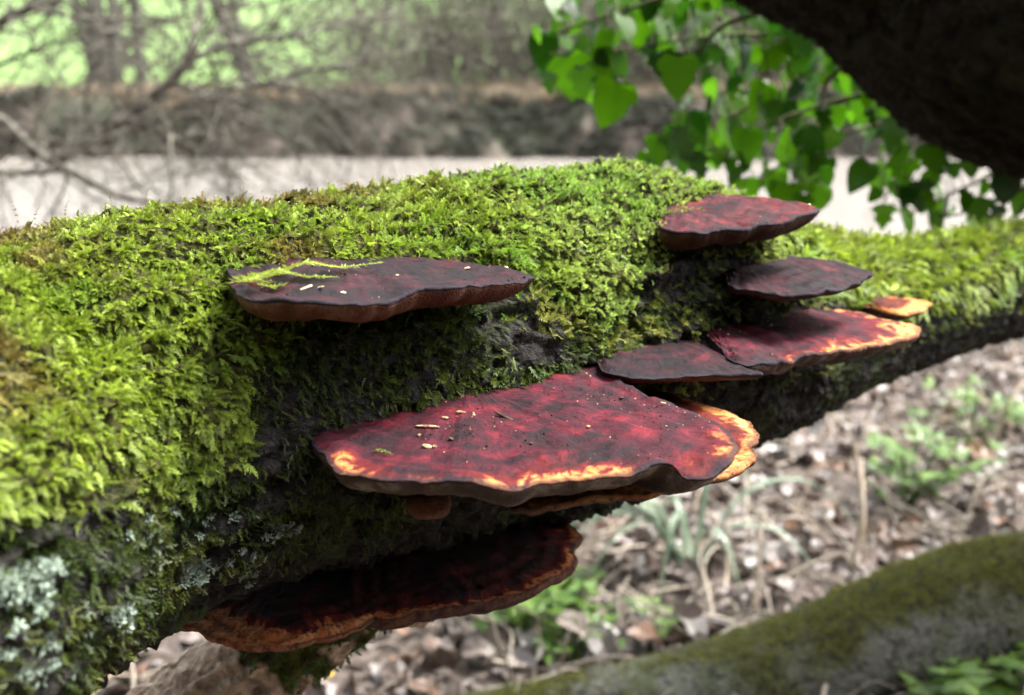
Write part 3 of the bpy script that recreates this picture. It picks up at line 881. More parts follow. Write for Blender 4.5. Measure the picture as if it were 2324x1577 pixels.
# a few loose moss shoots: hanging over the dark shelf, lying on the big one, standing on the log's ridge
def strand(name, pts, wid, n, label, col, group=None):
    c = crspline(pts, n)
    L = Leaves()
    T = norm(np.gradient(c, axis=0))
    for k in range(n):
        t = k / n
        ww = wid * (1 - .75 * t)
        side = norm(np.cross(T[k], [0, 0, 1.0]))
        for sgn in (-1, 1):
            for q in range(2):
                L.leaf(c[k] + side * sgn * ww * .3 * q, T[k] * rng.uniform(.35, .8) + side * sgn * rng.uniform(.7, 1.2) + np.array([0, 0, rng.uniform(-.2, .5)]), T[k] - side * sgn, ww * (.75 + .35 * math.sin(k * 2.1)), ww * .11)
        L.leaf(c[k], T[k] + np.array([0, 0, .35]), side, ww * .6, ww * .12)
    v, f = L.get()
    o = mesh_obj(name, v, f, col, None, smooth=False)
    return tag(o, label, 'moss', group)
mloose = leafy('moss_loose', lambda a: a.mix(a.noise(a.pos(), 300, 3), (.16, .24, .02), (.36, .42, .06)), .35, .4, .4)
mdark = leafy('moss_dry', lambda a: a.mix(a.noise(a.pos(), 300, 3), (.03, .025, .008), (.10, .085, .02)), .2, .5, .3)
def over(px, py, up=.0025):
    return cap_point(tops[1], px, py) + np.array([0, 0, up])
strand('moss_strand', [P(600, 640, surf(600, 640) - .004), over(690, 632, .006), over(770, 618), over(865, 612, .003)], .0075, 44, 'long feathery moss strand reaching across the dark purple shelf', mloose)
strand('moss_strand', [P(545, 650, surf(545, 650) - .004), over(620, 648, .006), over(690, 640), over(765, 640, .002)], .007, 40, 'shorter feathery moss strand along the back of the dark purple shelf', mloose)
strand('moss_strand', [P(530, 650, surf(530, 650) - .003), over(575, 664, .006), over(610, 664), over(648, 660, .002)], .0075, 26, 'bushy moss strand at the buried corner of the dark purple shelf', mloose)
pb = cap_point(tops[2], 870, 1035)
strand('moss_strand', [pb + np.array([-.004, .003, .001]), pb + np.array([0, 0, .0018]), pb + np.array([.004, -.002, .001])], .0022, 10, 'small loose moss scrap lying on the largest wine red shelf', mloose)
def ridge_pt(px):
    m = np.abs(lpx - px) < 10
    ii = np.where(m)[0]
    return LOG.v.reshape(-1, 3)[ii[np.argmin(lpy[ii])]]
for px, hh, lean in ((545, .010, .3), (600, .007, 1.2), (42, .009, -.6), (70, .007, 1.0), (140, .005, .9), (250, .005, -.4), (520, .005, 1.2), (780, .006, 1.0), (1155, .008, .9), (330, .006, .6)):
    p0 = ridge_pt(px)
    hh *= 1.6
    zz = np.array([0, 0, 1.0])
    strand('moss_stalk', [p0 - zz * .002, p0 + zz * hh * .6 + RT * hh * .1 * lean, p0 + zz * hh + RT * hh * .35 * lean, p0 + zz * hh * .92 + RT * hh * .8 * lean], .0022, 12,
           'dry curled moss stalk standing up from the ridge of the log', mdark, 'dry moss stalks along the ridge of the log')

# ------------------------------------------------------------------ other limbs
ST = Limb([(980, 1255, 1440, .64), (860, 1170, 1420, .62), (700, 1290, 1560, .615), (500, 1425, 1715, .62), (300, 1570, 1880, .63), (50, 1780, 2120, .66), (-250, 2150, 2600, .72), (-420, 2700, 3150, .80), (-460, 3100, 3500, .84)][::-1], 260, 120, lump=.10, ridge=.14, seed=5, long=9)
pm = fbm(ST.v * 30, 3, 3)
ST.moss = sstep(.0, .25, pm + .9 * sstep(560, 680, ST.u)[:, None] * sstep(900, 780, ST.u)[:, None] - .55) * np.ones((1, 120))
stump = thing('broken_limb', 'cracked brown dead limb propping up the log from below', 'branch', ST.ax[10])
bpy.context.view_layer.update()
ST.build('wood', M['deadwood'], stump)
moss_on(ST, 'moss_patch', 2600, ST.moss, FR + SH, lambda u, th, r: r.uniform(.004, .008, len(u)), lambda u, th, p, r: np.array([.05, .12, .02])[None] * r.uniform(.5, 1.7, (len(u), 1)), 201, stump, label='deep green moss patch on the dead limb')

LL = Limb([(600, 1690, 1960, 1.42), (900, 1615, 1880, 1.46), (1200, 1552, 1810, 1.50), (1500, 1485, 1740, 1.54), (1750, 1412, 1675, 1.58), (2000, 1305, 1580, 1.62), (2170, 1248, 1510, 1.66), (2324, 1215, 1480, 1.70), (2600, 1190, 1440, 1.8), (3000, 1190, 1400, 1.95)], 240, 90, lump=.09, ridge=.03, seed=61, long=7)
uL, tL = np.meshgrid(LL.u, LL.th, indexing='ij')
LL.moss = .75 * sstep(-.4, .6, .8 * fbm(LL.v * 14, 5, 62) + .45 - .6 * np.abs(tL + .1) + .25 * sstep(1500, 2200, uL))
limb = thing('fallen_limb', 'grey fallen limb with moss patches lying on the leaf litter', 'branch', LL.ax[60] - np.array([0, 0, .09]))
bpy.context.view_layer.update()
LL.build('wood', M['limbbark'], limb)
moss_on(LL, 'moss_patch', 12000, np.clip(LL.moss + .06 * sstep(2, 1, np.abs(tL)), 0, 1) * sstep(700, 900, uL), TH + SH, lambda u, th, r: r.uniform(.004, .009, len(u)), lambda u, th, p, r: lerp3((.15, .17, .025), (.27, .28, .04), r.random(len(u))) * r.uniform(.6, 1.4, (len(u), 1)), 202, limb, lie=.5, droop=.6, label='olive moss along the top of the fallen limb')

# the dark leaning trunk, seen from below
TR = Limb([(700, -1900, -1050, .98), (1200, -1200, -370, 1.04), (1700, -820, -25, 1.10), (2050, -600, 160, 1.13), (2350, -420, 365, 1.16), (2700, -200, 480, 1.38), (3100, 150, 700, 1.7), (3400, 450, 870, 2.2), (3550, 780, 1130, 2.7)], 300, 160, lump=.045, ridge=.06, seed=71, long=6)
trunk = thing('leaning_tree', 'dark leaning tree trunk hung with ivy', 'tree', TR.ax[-1] - np.array([0, 0, .05]))
bpy.context.view_layer.update()
TR.build('trunk', M['trunkbark'], trunk)

# ------------------------------------------------------------------ ivy
def outline_leaf(pts, fold=.12, droopv=.12, n=3):
    "leaf blade from a half outline (x, y): tip at +Y, midrib folded"
    pts = np.array(pts, float)
    v, f = [], []
    ribs = [(0.0, y) for y in pts[:, 1]]
    for (x, y) in pts:
        v.append((0, y, -droopv * y * y))
    for sgn in (-1, 1):
        for (x, y) in pts:
            v.append((sgn * x, y, fold * abs(x) - droopv * y * y - .25 * x * x))
    m = len(pts)
    for k in range(m - 1):
        f.append((k, k + 1, m + k + 1, m + k))
        f.append((k + 1, k, 2 * m + k, 2 * m + k + 1))
    return np.array(v), f
IVY = [outline_leaf([(0.02, .0), (.30, -.10), (.46, .05), (.50, .22), (.36, .36), (.40, .50), (.30, .66), (.16, .84), (0, 1.0)]),
       outline_leaf([(0.02, .0), (.26, -.06), (.40, .10), (.43, .28), (.38, .48), (.27, .68), (.13, .86), (0, 1.0)], .2, .2),
       outline_leaf([(0.02, .0), (.28, -.12), (.40, .0), (.60, .16), (.34, .32), (.30, .45), (.42, .60), (.22, .70), (.12, .86), (0, 1.02)], .1, .25)]
M['ivy'] = leafy('ivy_leaf', lambda a: a.mix(a.rng(a.n('ShaderNodeObjectInfo').outputs['Random'], 0, 1), (.009, .034, .005), (.065, .15, .008)), .5, .32, .5, (1.3, 1.7, .3))
M['ivystem'] = mat_noise('ivy_stem', (.03, .03, .012), (.10, .11, .04), 60)
ivy = thing('ivy', 'glossy green ivy trailing from the dark leaning trunk', 'ivy', P(1950, 150, 1.35))
bpy.context.view_layer.update()
ivm = []
for k, (v, f) in enumerate(IVY):
    q = mesh_obj('leaf', v, f, M['ivy'], None, link=False)
    ivm.append(q.data)
stems = [
    [(2150, 120, 1.25), (1900, 30, 1.3), (1600, -20, 1.32), (1400, 30, 1.34), (1260, 80, 1.36), (1210, 140, 1.36)],
    [(2150, 150, 1.25), (1880, 90, 1.33), (1650, 80, 1.36), (1450, 110, 1.38), (1300, 170, 1.38)],
    [(2250, 260, 1.28), (2000, 210, 1.38), (1800, 260, 1.42), (1640, 330, 1.44), (1500, 380, 1.42)],
    [(2300, 300, 1.28), (2100, 270, 1.4), (1930, 300, 1.45), (1780, 370, 1.46), (1700, 430, 1.45)],
    [(2330, 330, 1.3), (2200, 330, 1.42), (2060, 370, 1.45), (2000, 470, 1.46)],
    [(2400, 380, 1.32), (2280, 390, 1.45), (2180, 430, 1.48), (2060, 490, 1.5)],
    [(1950, 60, 1.3), (1760, 140, 1.4), (1700, 240, 1.46), (1580, 300, 1.48)],
    [(2000, 120, 1.3), (1880, 180, 1.36), (1860, 300, 1.4), (1830, 400, 1.42)],
    [(2350, 340, 1.3), (2330, 420, 1.42), (2230, 470, 1.44), (2120, 500, 1.44)],
    [(1800, 10, 1.28), (1640, 60, 1.3), (1560, 160, 1.32), (1540, 200, 1.34)],
    [(2050, 170, 1.3), (1960, 140, 1.5), (1820, 60, 1.55), (1650, 40, 1.55)],
]
tb = Tubes()
for st in stems:
    c = crspline([P(*q) for q in st], 30)
    tb.add(c, np.linspace(.004, .0014, 30), 5)
tb.build('stem', M['ivystem'], ivy)
def ivy_leaf(p, size, tipdir, face):
    Xa, Ya, Za = frames(np.array([tipdir]), np.array([face]))
    q = bpy.data.objects.new('leaf', ivm[rng.integers(0, len(ivm))])
    COL.objects.link(q)
    q.parent = ivy
    q.location = p - np.array(ivy.location)
    q.rotation_euler = [float(z) for z in eulers(Xa, Ya, Za)[0]]
    q.scale = (size,) * 3
area = [(1200, 60), (1260, 0), (1400, -60), (1690, -40), (1850, 90), (2000, 200), (2130, 280), (2324, 420), (2400, 470), (2324, 505), (2150, 520), (1990, 505), (1960, 450), (1980, 330), (1880, 310), (1900, 430), (1850, 470), (1700, 440), (1660, 380), (1560, 425), (1450, 420), (1450, 330), (1540, 290), (1560, 200), (1470, 150), (1400, 170), (1290, 220), (1240, 170), (1200, 150)]
def inside(x, y, poly):
    c_ = False
    for k in range(len(poly)):
        (x1, y1), (x2, y2) = poly[k - 1], poly[k]
        if (y1 > y) != (y2 > y) and x < (x2 - x1) * (y - y1) / (y2 - y1) + x1:
            c_ = not c_
    return c_
allstem = np.vstack([crspline([P(*q) for q in st], 120) for st in stems])
spots, pet = [], Tubes()
tries = 0
while len(spots) < 262 and tries < 60000:
    tries += 1
    x, y = rng.uniform(1190, 2400), rng.uniform(-60, 525)
    if inside(x, y, area) and all((x - a_) ** 2 + (y - b_) ** 2 > 21 ** 2 for a_, b_ in spots):
        spots.append((x, y))
for (x, y) in spots:
    p = P(x, y - 18, rng.uniform(1.28, 1.62))
    k = np.argmin(np.linalg.norm(allstem - p, axis=1))
    base = allstem[k]
    if np.linalg.norm(base - p) > .13:
        p = base + (p - base) * .8
    pet.add(crspline([base, (base + p) / 2 + np.array([0, 0, .012]), p], 6), .0009, 4)
    tip = np.array([rng.normal() * .5, rng.normal() * .3 - .2, -1.0])
    face = np.array([rng.normal() * .8, -.6 + rng.normal() * .5, .6 + rng.normal() * .45])
    ivy_leaf(p, rng.uniform(.022, .050), tip, face)
for (px, py, d, s_) in ((1405, 190, 1.3, .062), (1288, 130, 1.32, .055), (1235, 75, 1.34, .05), (1540, 130, 1.25, .055), (1830, 350, 1.4, .038), (1370, 115, 1.36, .045), (1545, 300, 1.36, .06), (1500, 310, 1.38, .045), (1800, 420, 1.38, .06), (1700, 290, 1.4, .055), (1440, 20, 1.36, .055)):
    pet.add(crspline([allstem[np.argmin(np.linalg.norm(allstem - P(px, py, d), axis=1))], P(px, py - 8, d), P(px, py, d)], 6), .0009, 4)
    ivy_leaf(P(px, py, d), s_, (rng.normal() * .15, -.1, -1), (rng.normal() * .3, -1, .4))

pet.build('petioles', M['ivystem'], ivy)['kind'] = 'stuff'

# ------------------------------------------------------------------ litter and plants on the near bank
def dead_leaf(seed):
    r = random.Random(seed)
    n = 6
    v, f = [], []
    for k in range(n):
        t = k / (n - 1)
        wd = .32 * math.sin(math.pi * min(1, t * .92 + .05)) ** .8 + .01
        z = .25 * math.sin(t * 3 + seed) * t
        v += [(-wd, t, z + wd * r.uniform(.1, .9)), (0, t, z), (wd, t, z + wd * r.uniform(.1, .9))]
    for k in range(n - 1):
        for q in (0, 1):
            a_ = k * 3 + q
            f.append((a_, a_ + 1, a_ + 4, a_ + 3))
    return np.array(v), f
def stalk(seed):
    tb = Tubes()
    r = np.random.default_rng(seed)
    c = crspline(np.array([[0, 0, 0], [.05 * r.normal(), .35, .05], [.1 * r.normal(), .7, .05 * r.normal()], [.2 * r.normal(), 1, 0]]), 8)
    tb.add(c, np.linspace(.016, .006, 8), 4)
    return np.vstack(tb.v), np.vstack(tb.f)
def on_ground(n, x0, x1, y0, y1, r):
    x, y = r.uniform(x0, x1, n), r.uniform(y0, y1, n)
    return np.stack([x, y, ground_z(x, y)], 1)
r = np.random.default_rng(301)
lp_ = on_ground(15000, -1.2, 3.6, 1.0, 5.2, r)
lp_[:, 2] += r.uniform(0, .035, len(lp_))
cols = np.array([[.15, .11, .095], [.23, .185, .165], [.08, .052, .04], [.30, .26, .245], [.17, .095, .06], [.10, .08, .07], [.38, .35, .33]])
tl = cols[r.integers(0, len(cols), len(lp_))] * r.uniform(.6, 1.25, (len(lp_), 1))
eul = np.stack([r.normal(0, .5, len(lp_)), r.normal(0, .5, len(lp_)), r.uniform(0, 6.28, len(lp_))], 1)
idx = r.choice([0, 1, 2, 3, 4, 5], len(lp_), p=[.185, .185, .185, .185, .13, .13])
sc = np.where(idx < 4, r.uniform(.03, .075, len(lp_)), r.uniform(.08, .26, len(lp_)))
tl = np.where((idx > 3)[:, None], np.array([[.34, .29, .23]]) * r.uniform(.5, 1.4, (len(lp_), 1)), tl)
lit = scatter('leaf_litter', lp_, eul, sc, idx, tl, [dead_leaf(s) for s in (1, 2, 3, 4)] + [stalk(s) for s in (5, 6)], leafy('litter', inst_color(.3), .12, .42, .5), None)
tag(lit, 'brown and grey dead leaves and stalks covering the bank', 'leaf litter')

M['straw'] = mat_noise('dry_stem', (.30, .24, .17), (.55, .47, .38), 30)
def gz(x, y):
    return float(ground_z(np.array([x]), np.array([y]))[0])
def ground_at(px, py):
    d = np.linspace(.8, 9, 1200)
    q = CAM[None] + FWD * d[:, None] + RT * ((px - CX) / F * d)[:, None] - UP * ((py - CY) / F * d)[:, None]
    below = q[:, 2] <= ground_z(q[:, 0], q[:, 1])
    k = int(np.argmax(below)) if below.any() else -1
    return q[k]
dry = [((1690, 1420), (1722, 1190), .004), ((1640, 1380), (1655, 1180), .003), ((1720, 1400), (1735, 1150), .003), ((1920, 1330), (1940, 1010), .006), ((1960, 1330), (1955, 1040), .004), ((2240, 1040), (2330, 860), .007), ((1575, 1480), (1400, 1330), .002),
       ((1490, 1330), (1530, 1160), .003), ((1660, 1240), (1590, 1150), .003), ((1860, 1250), (1790, 1150), .003), ((2150, 1090), (2000, 960), .003), ((1560, 1200), (1610, 1080), .003), ((2280, 960), (2200, 850), .003), ((1780, 1210), (1850, 1060), .003), ((1250, 1560), (1300, 1380), .002)]
stem_label = {3: 'tall stout brown dry stem standing beside the leafy bramble sprig', 4: 'shorter dry stem close against the stout brown one', 5: 'broad bleached dry stem rising towards the underside of the log', 6: 'thread thin dry stalk slanting over the seedlings', 0: 'straight pale dry stem planted just behind the fallen limb', 14: 'slender dry stem among the seedlings under the lowest fungus'}
for si, (b, t_, rad) in enumerate(dry):
    g0 = ground_at(*b)
    dd = project(g0)[2]
    g1 = P(t_[0], t_[1], dd + rng.uniform(-.1, .1))
    mid_ = (g0 + g1) / 2 + rng.normal(size=3) * .012
    tb = Tubes()
    c = crspline([g0 - np.array([0, 0, .02]), mid_, g1], 14)
    tb.add(c, np.linspace(rad * 1.1, rad * .6, 14), 6)
    o = tb.build('dry_stem', M['straw'])
    tag(o, stem_label.get(si, 'pale thin dry plant stem in the open leaf litter'), 'plant stem', 'dry stems in the leaf litter')

M['herb'] = leafy('herb_leaf', lambda a: a.mix(a.rng(a.noise(a.pos(), 20, 2), .3, .7), (.05, .12, .015), (.13, .22, .035)), .4, .4, .5)
M['sedge'] = leafy('sedge_blade', lambda a: a.mix(a.rng(a.noise(a.pos(), 12, 2), .3, .7), (.10, .15, .09), (.26, .33, .24)), .3, .4, .5)
M['fern'] = leafy('fern_leaf', lambda a: a.mix(a.rng(a.noise(a.pos(), 20, 2), .3, .7), (.12, .20, .10), (.26, .36, .22)), .35, .45, .5)
def herb(px, py, n, size, hgt, label):
    g = ground_at(px, py)
    o = thing('herb_plant', label, 'plant', g)
    bpy.context.view_layer.update()
    Lv = Leaves()
    tb = Tubes()
    for k in range(n):
        a_ = rng.uniform(0, 6.28)
        rr = rng.uniform(.02, hgt)
        tip = g + np.array([math.cos(a_) * rr, math.sin(a_) * rr * .7, rng.uniform(.3, 1) * hgt])
        tb.add(crspline([g + rng.normal(size=3) * .008, (g + tip) / 2 + np.array([0, 0, .02]), tip], 6), .0016, 4)
        for q in range(3):
            d = np.array([math.cos(a_ + (q - 1) * 1.1), math.sin(a_ + (q - 1) * 1.1), rng.uniform(-.2, .4)])
            Lv.leaf(tip, d, np.cross(d, [0, 0, 1]), size * rng.uniform(.7, 1.2), size * .3, .3)
    v, f = Lv.get()
    mesh_obj('foliage', v, f, M['herb'], o, smooth=False)
    tb.build('stalks', M['herb'], o)
herb(2060, 1150, 34, .045, .17, 'leafy green bramble sprig in front of the far litter slope')
herb(2210, 1010, 22, .045, .15, 'small green sprig growing high on the litter slope beneath the log')
herb(1190, 1440, 30, .034, .10, 'bright green seedling clump on the litter below the lowest fungus')
herb(1290, 1380, 22, .034, .09, 'fresh green seedlings beside the arching sedge')
herb(1310, 1500, 16, .03, .07, 'sparse seedlings just above the fallen limb')
herb(2130, 1600, 18, .04, .08, 'low green leaves under the mossy end of the fallen limb')
herb(1500, 1440, 12, .03, .06, 'tiny seedlings between the pale dry stems')
herb(2260, 1565, 14, .04, .07, 'dark green leaves on the litter beneath the fallen limb')
# sedge with long arching blades
g = ground_at(1560, 1310)
o = thing('sedge_clump', 'clump of long arching grey green sedge blades', 'plant', g)
bpy.context.view_layer.update()
for k in range(26):
    a_ = rng.uniform(2.2, 4.2) if k < 17 else rng.uniform(0, 6.28)
    ln = rng.uniform(.25, .5)
    dv = np.array([math.cos(a_), math.sin(a_) * .5, 0])
    c = crspline([g + rng.normal(size=3) * .01, g + dv * ln * .3 + np.array([0, 0, ln * .42]), g + dv * ln * .7 + np.array([0, 0, ln * .45]), g + dv * ln * 1.05 + np.array([0, 0, ln * .15])], 14)
    sd_ = norm(np.cross(norm(np.gradient(c, axis=0)), [0, 0, 1.0]))
    ww = .006 * np.sin(np.linspace(.5, np.pi, 14))[:, None] + .0006
    v = np.stack([c - sd_ * ww, c - np.array([0, 0, .002]), c + sd_ * ww], 1).reshape(-1, 3)
    mesh_obj('blade', v, grid_faces(14, 3), M['sedge'], o)
# fern frond
g = ground_at(2215, 1150)
tip = P(1975, 1262, project(g)[2] - .05)
o = thing('fern_frond', 'single pale green fern frond arching over the litter', 'fern', g)
bpy.context.view_layer.update()
c = crspline([g, P(2150, 1175, project(g)[2] - .02), P(2060, 1205, project(g)[2] - .04), tip], 34)
tb = Tubes()
tb.add(c, np.linspace(.003, .001, 34), 5)
tb.build('stem', M['fern'], o)
T = norm(np.gradient(c, axis=0))
for k in range(7, 34):
    for sgn in (-1, 1):
        side = norm(np.cross(T[k], [0, -.5, 1.0])) * sgn
        ln = .062 * math.sin((k - 5) / 29 * 2.75 + .25)
        Lv = Leaves()
        d = norm(side + T[k] * .35)
        Lv.leaf(c[k], d, T[k], ln, .007, .2)
        v, f = Lv.get()
        mesh_obj('leaflet', v, f, M['fern'], o, smooth=False)
# yellow fallen leaf by the dead limb
v, f = dead_leaf(9)
g = ground_at(760, 1590)
yl = mesh_obj('fallen_leaf', v, f, mat_noise('yellow_leaf', (.45, .27, .02), (.6, .40, .05), 40))
yl.location = g + np.array([0, 0, .045])
yl.rotation_euler = (.3, .2, 1.9)
yl.scale = (.09,) * 3
tag(yl, 'fallen yellow leaf on the litter beyond the dead limb', 'leaf')

# ------------------------------------------------------------------ bare branches over the river
M['twig'] = mat_noise('twig_bark', (.03, .027, .02), (.15, .14, .115), 25)
M['twig_far'] = mat_noise('scrub_twigs', (.07, .06, .05), (.17, .15, .125), 3)
def grow(tb, p, d, ln, rad, depth, r, droop=.0, wob=.28, sides=5):
    n = 9
    pts = [np.array(p)]
    d = norm(d)
    for k in range(n - 1):
        d = norm(d + r.normal(size=3) * wob * .5 + np.array([0, 0, -droop * .2]))
        pts.append(pts[-1] + d * ln / (n - 1))
    tb.add(pts, np.linspace(rad, rad * .35, n), sides)
    if depth > 0:
        for k in range(r.integers(2, 5)):
            i = r.integers(2, n)
            dd = norm(norm(pts[i] - pts[i - 1]) + r.normal(size=3) * .65)
            grow(tb, pts[i], dd, ln * r.uniform(.4, .75), rad * .62 * (1 - i / n * .3), depth - 1, r, droop, wob, 4)
def bough(label, paths, seed, spawn, tw_len, mat='twig', name='bare_branch'):
    r = np.random.default_rng(seed)
    p0 = P(*paths[0][0][:3])
    o = thing(name, label, 'branch', p0)
    bpy.context.view_layer.update()
    tb, tw = Tubes(), Tubes()
    for path in paths:
        c = crspline([P(px, py, d) for px, py, d, _ in path], 60)
        c = c + np.stack([fbm(c * 3 + 9 * k, 3, seed + k) for k in range(3)], 1) * .03
        rad = np.interp(np.linspace(0, 1, 60), np.linspace(0, 1, len(path)), [q[3] * q[2] / F / 2 for q in path])
        tb.add(c, rad, 8, .15)
        T = norm(np.gradient(c, axis=0))
        for k in range(spawn):
            i = r.integers(6, 60)
            d = norm(T[i] * .8 + r.normal(size=3) * np.array([.7, .5, .7]))
            grow(tw, c[i], d, tw_len * r.uniform(.4, 1.2), max(rad[i] * .4, .0038), 2, r, .25, .35, 4)
    tb.build('limb', M[mat], o)
    tw.build('twigs', M[mat], o)
    return o
bough('long bare grey branch slanting up across the river view', [[(110, 372, 4.4, 22), (220, 300, 4.4, 24), (330, 232, 4.4, 24), (415, 155, 4.4, 22), (452, 60, 4.5, 18), (475, -60, 4.6, 16)], [(415, 155, 4.4, 18), (520, 105, 4.5, 14), (640, 85, 4.6, 12), (760, 60, 4.8, 9), (900, 20, 5.0, 7)]], 401, 30, 1.0)
bough('bare branch crossing behind with pale twigs over the far bank', [[(190, 350, 5.2, 14), (330, 290, 5.2, 18), (450, 225, 5.2, 15), (575, 195, 5.3, 12), (690, 210, 5.3, 10), (800, 235, 5.4, 7)], [(575, 195, 5.3, 12), (700, 165, 5.3, 11), (800, 145, 5.4, 10), (868, 110, 5.5, 11), (885, 0, 5.5, 12), (890, -80, 5.5, 10)], [(480, 215, 5.2, 8), (540, 260, 5.2, 8), (512, 350, 5.2, 7), (515, 440, 5.3, 6)]], 402, 24, .9)
bough('low drooping bare branch dipping towards the river water', [[(-120, 210, 3.6, 24), (0, 275, 3.6, 22), (60, 330, 3.6, 22), (130, 378, 3.6, 20), (220, 425, 3.6, 18), (300, 450, 3.6, 14), (385, 455, 3.7, 9), (395, 380, 3.7, 7), (385, 300, 3.8, 6)], [(-60, 385, 3.5, 16), (60, 398, 3.5, 14), (130, 385, 3.5, 12)]], 403, 14, .6)
bough('dark bare branch entering at the upper left over the field', [[(-150, 100, 3.8, 26), (0, 48, 3.8, 24), (70, 22, 3.8, 22), (140, -15, 3.9, 20), (260, -80, 4.0, 18)], [(-100, 180, 4, 12), (30, 120, 4, 10), (160, 90, 4, 8), (300, 60, 4.1, 6)]], 404, 18, .8)

# ------------------------------------------------------------------ far bank: trees, scrub, brambles, dry grass
def far_tree(stems_, label, seed, twn=8, twl=2.4):
    r = np.random.default_rng(seed)
    px0 = stems_[0][0]
    x0, y0 = P(*px0[:3])[:2]
    base = np.array([x0, y0, gz(x0, y0)])
    o = thing('bare_tree', label, 'tree', base, 'bare trees on the far bank')
    bpy.context.view_layer.update()
    tb, tw = Tubes(), Tubes()
    for st in stems_:
        pts = [P(px, py, d) for px, py, d, _ in st]
        pts[0][2] = gz(pts[0][0], pts[0][1]) - .1
        # carry on upwards out of the picture
        d_up = norm(norm(pts[-1] - pts[-2]) + np.array([0, 0, .5]))
        pts += [pts[-1] + d_up * 1.5, pts[-1] + d_up * 3.2]
        c = crspline(pts, 40)
        rad = np.interp(np.linspace(0, 1, 40), np.linspace(0, 1, len(st) + 2), [q[3] * q[2] / F / 2 for q in st] + [st[-1][3] * .7 * st[-1][2] / F / 2, .03])
        tb.add(c, rad, 10, .12)
        T = norm(np.gradient(c, axis=0))
        for k in range(twn):
            i = r.integers(4, 40)
            grow(tw, c[i], norm(T[i] * .5 + r.normal(size=3)), twl * r.uniform(.4, 1.1), max(.02, rad[i] * .3), 2, r, .3, .4, 4)
    tb.build('trunk', M['twig'], o)
    tw.build('crown', M['twig'], o)
far_tree([[(238, 230, 25.5, 62), (225, 110, 25.5, 52), (212, 0, 25.5, 42)], [(260, 225, 25.5, 36), (262, 120, 25.5, 30), (255, 0, 25.5, 26)], [(220, 230, 25.6, 26), (200, 120, 25.6, 18), (170, 20, 25.6, 15)]], 'dark many stemmed bare tree at the edge of the far bank', 501)
far_tree([[(330, 225, 26, 30), (315, 120, 26, 26), (306, 0, 26, 24)]], 'slim upright bare tree beside the many stemmed one', 502, 9)
far_tree([[(580, 245, 25, 40), (545, 130, 25, 36), (505, 40, 25, 32), (480, -20, 25, 28)], [(580, 240, 25, 22), (560, 120, 25, 18), (530, 20, 25, 16)]], 'leaning bare tree with a mossy fork on the far bank', 503, 14)
far_tree([[(1130, 215, 26, 16), (1126, 100, 26, 15), (1122, -10, 26, 14)]], 'thin reddish sapling standing against the grey scrub', 504, 8, 1.6)
far_tree([[(820, 215, 31, 14), (830, 100, 31, 12), (800, 0, 31, 11)]], 'thin bare sapling at the left edge of the grey scrub', 505, 14, 2.2)

r = np.random.default_rng(601)
tb = Tubes()
for k in range(2600):
    x = r.uniform(-5.2, 19)
    y = r.uniform(25, 31)
    if x < -3 and r.random() < .6:
        continue
    grow(tb, [x, y, gz(x, y) - .1], [r.normal() * .35, r.normal() * .2, 1], r.uniform(1.5, 6.5), r.uniform(.010, .028), 1 if r.random() < .75 else 0, r, .1, .3, 3)
o = tb.build('scrub', M['twig_far'])
tag(o, 'grey leafless scrub massed along the far bank', 'scrub', kind='stuff')

def clump(seed, n=46):
    r = random.Random(seed)
    L = Leaves()
    for k in range(n):
        q = norm(np.array([r.gauss(0, 1), r.gauss(0, 1), abs(r.gauss(0, .8))])) * r.uniform(.35, 1)
        L.leaf(q, np.array([r.gauss(0, 1), r.gauss(0, 1), r.gauss(0, .6)]), np.array([r.gauss(0, 1), r.gauss(0, 1), r.gauss(0, 1)]), r.uniform(.25, .5), r.uniform(.09, .16), .3)
    return L.get()
def tuft(seed, n=26):
    r = random.Random(seed)
    L = Leaves()
    for k in range(n):
        a_ = r.uniform(0, 6.28)
        o_ = np.array([r.gauss(0, .12), r.gauss(0, .12), 0])
        L.leaf(o_, [math.cos(a_) * .6, math.sin(a_) * .6, r.uniform(.5, 1.3)], [-math.sin(a_), math.cos(a_), 0], r.uniform(.5, 1), .025)
    return L.get()
r = np.random.default_rng(602)
bp = on_ground(7500, -14, 16, 20.0, 23.2, r)
bp = bp[r.random(len(bp)) < .45 + .55 * sstep(-.25, .25, fbm(bp * np.array([.7, .9, 1]), 3, 97))]
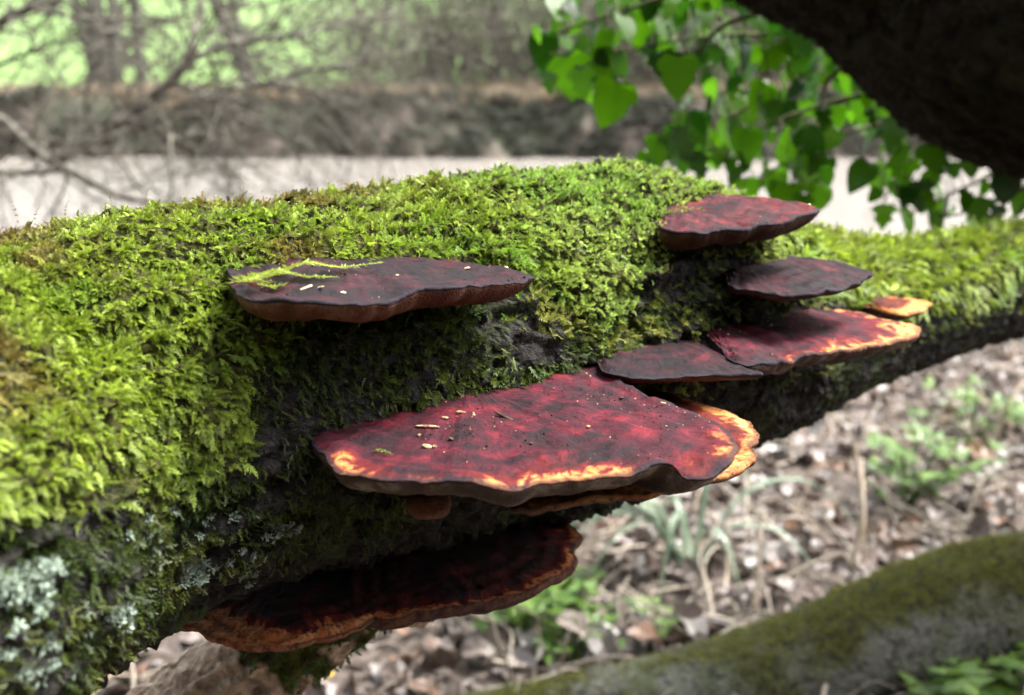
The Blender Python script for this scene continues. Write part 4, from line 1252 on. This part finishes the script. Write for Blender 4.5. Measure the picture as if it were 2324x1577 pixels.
bp = bp[bp[:, 1] < 22.2 + 1.4 * fbm(bp * np.array([.55, 0, 0]), 3, 98) + r.normal(size=len(bp)) * .2]
bp[:, 2] += r.uniform(-.1, .12, len(bp))
bp = bp[bp[:, 2] > -.82]
bt = lerp3((.022, .03, .019), (.075, .072, .056), np.clip(.5 + .9 * fbm(bp * np.array([.5, .5, .8]), 3, 95) + .2 * r.normal(size=len(bp)), 0, 1)) * r.uniform(.6, 1.3, (len(bp), 1))
o = scatter('brambles', bp, np.stack([r.normal(0, .3, len(bp)), r.normal(0, .3, len(bp)), r.uniform(0, 6, len(bp))], 1), r.uniform(.10, .24, len(bp)), r.integers(0, 3, len(bp)), bt, [clump(s) for s in (1, 2, 3)], leafy('bramble_leaf', inst_color(.2), .2, .6, .3), None)
tag(o, 'dark tangled brambles hanging down the far bank to the water', 'brambles')
sp_ = on_ground(5600, -14, 14, 21.9, 26.5, r)
keep = (r.random(len(sp_)) < .25 + .75 * sstep(-.1, .3, fbm(sp_ * .5, 2, 96)))
sp_ = sp_[keep]
st_ = lerp3((.14, .115, .075), (.38, .30, .22), r.random(len(sp_)))
o = scatter('dry_grass', sp_, np.stack([r.normal(0, .15, len(sp_)), r.normal(0, .15, len(sp_)), r.uniform(0, 6, len(sp_))], 1), r.uniform(.2, .5, len(sp_)), r.integers(0, 3, len(sp_)), st_, [tuft(s) for s in (1, 2, 3)], leafy('dry_grass_blade', inst_color(.2), .3, .7, .2), None)
tag(o, 'straw coloured dry grass along the top of the far bank', 'grass')

# unseen evergreen scrub added behind the camera to cut sky light
r = np.random.default_rng(701)
hp = on_ground(4200, -14, 14, -8, -1.9, r)
hp[:, 2] += r.uniform(0, .9, len(hp))
o = scatter('sky_block_scrub', hp, r.uniform(-3, 3, hp.shape), r.uniform(.25, .5, len(hp)), r.integers(0, 3, len(hp)), np.array([.03, .05, .02])[None] * r.uniform(.6, 1.4, (len(hp), 1)), [clump(s) for s in (4, 5, 6)], leafy('sky_block_leaf', inst_color(.2), .15, .4, .4), None)
tag(o, 'unseen dark evergreen scrub added behind the camera to block sky light', 'scrub')
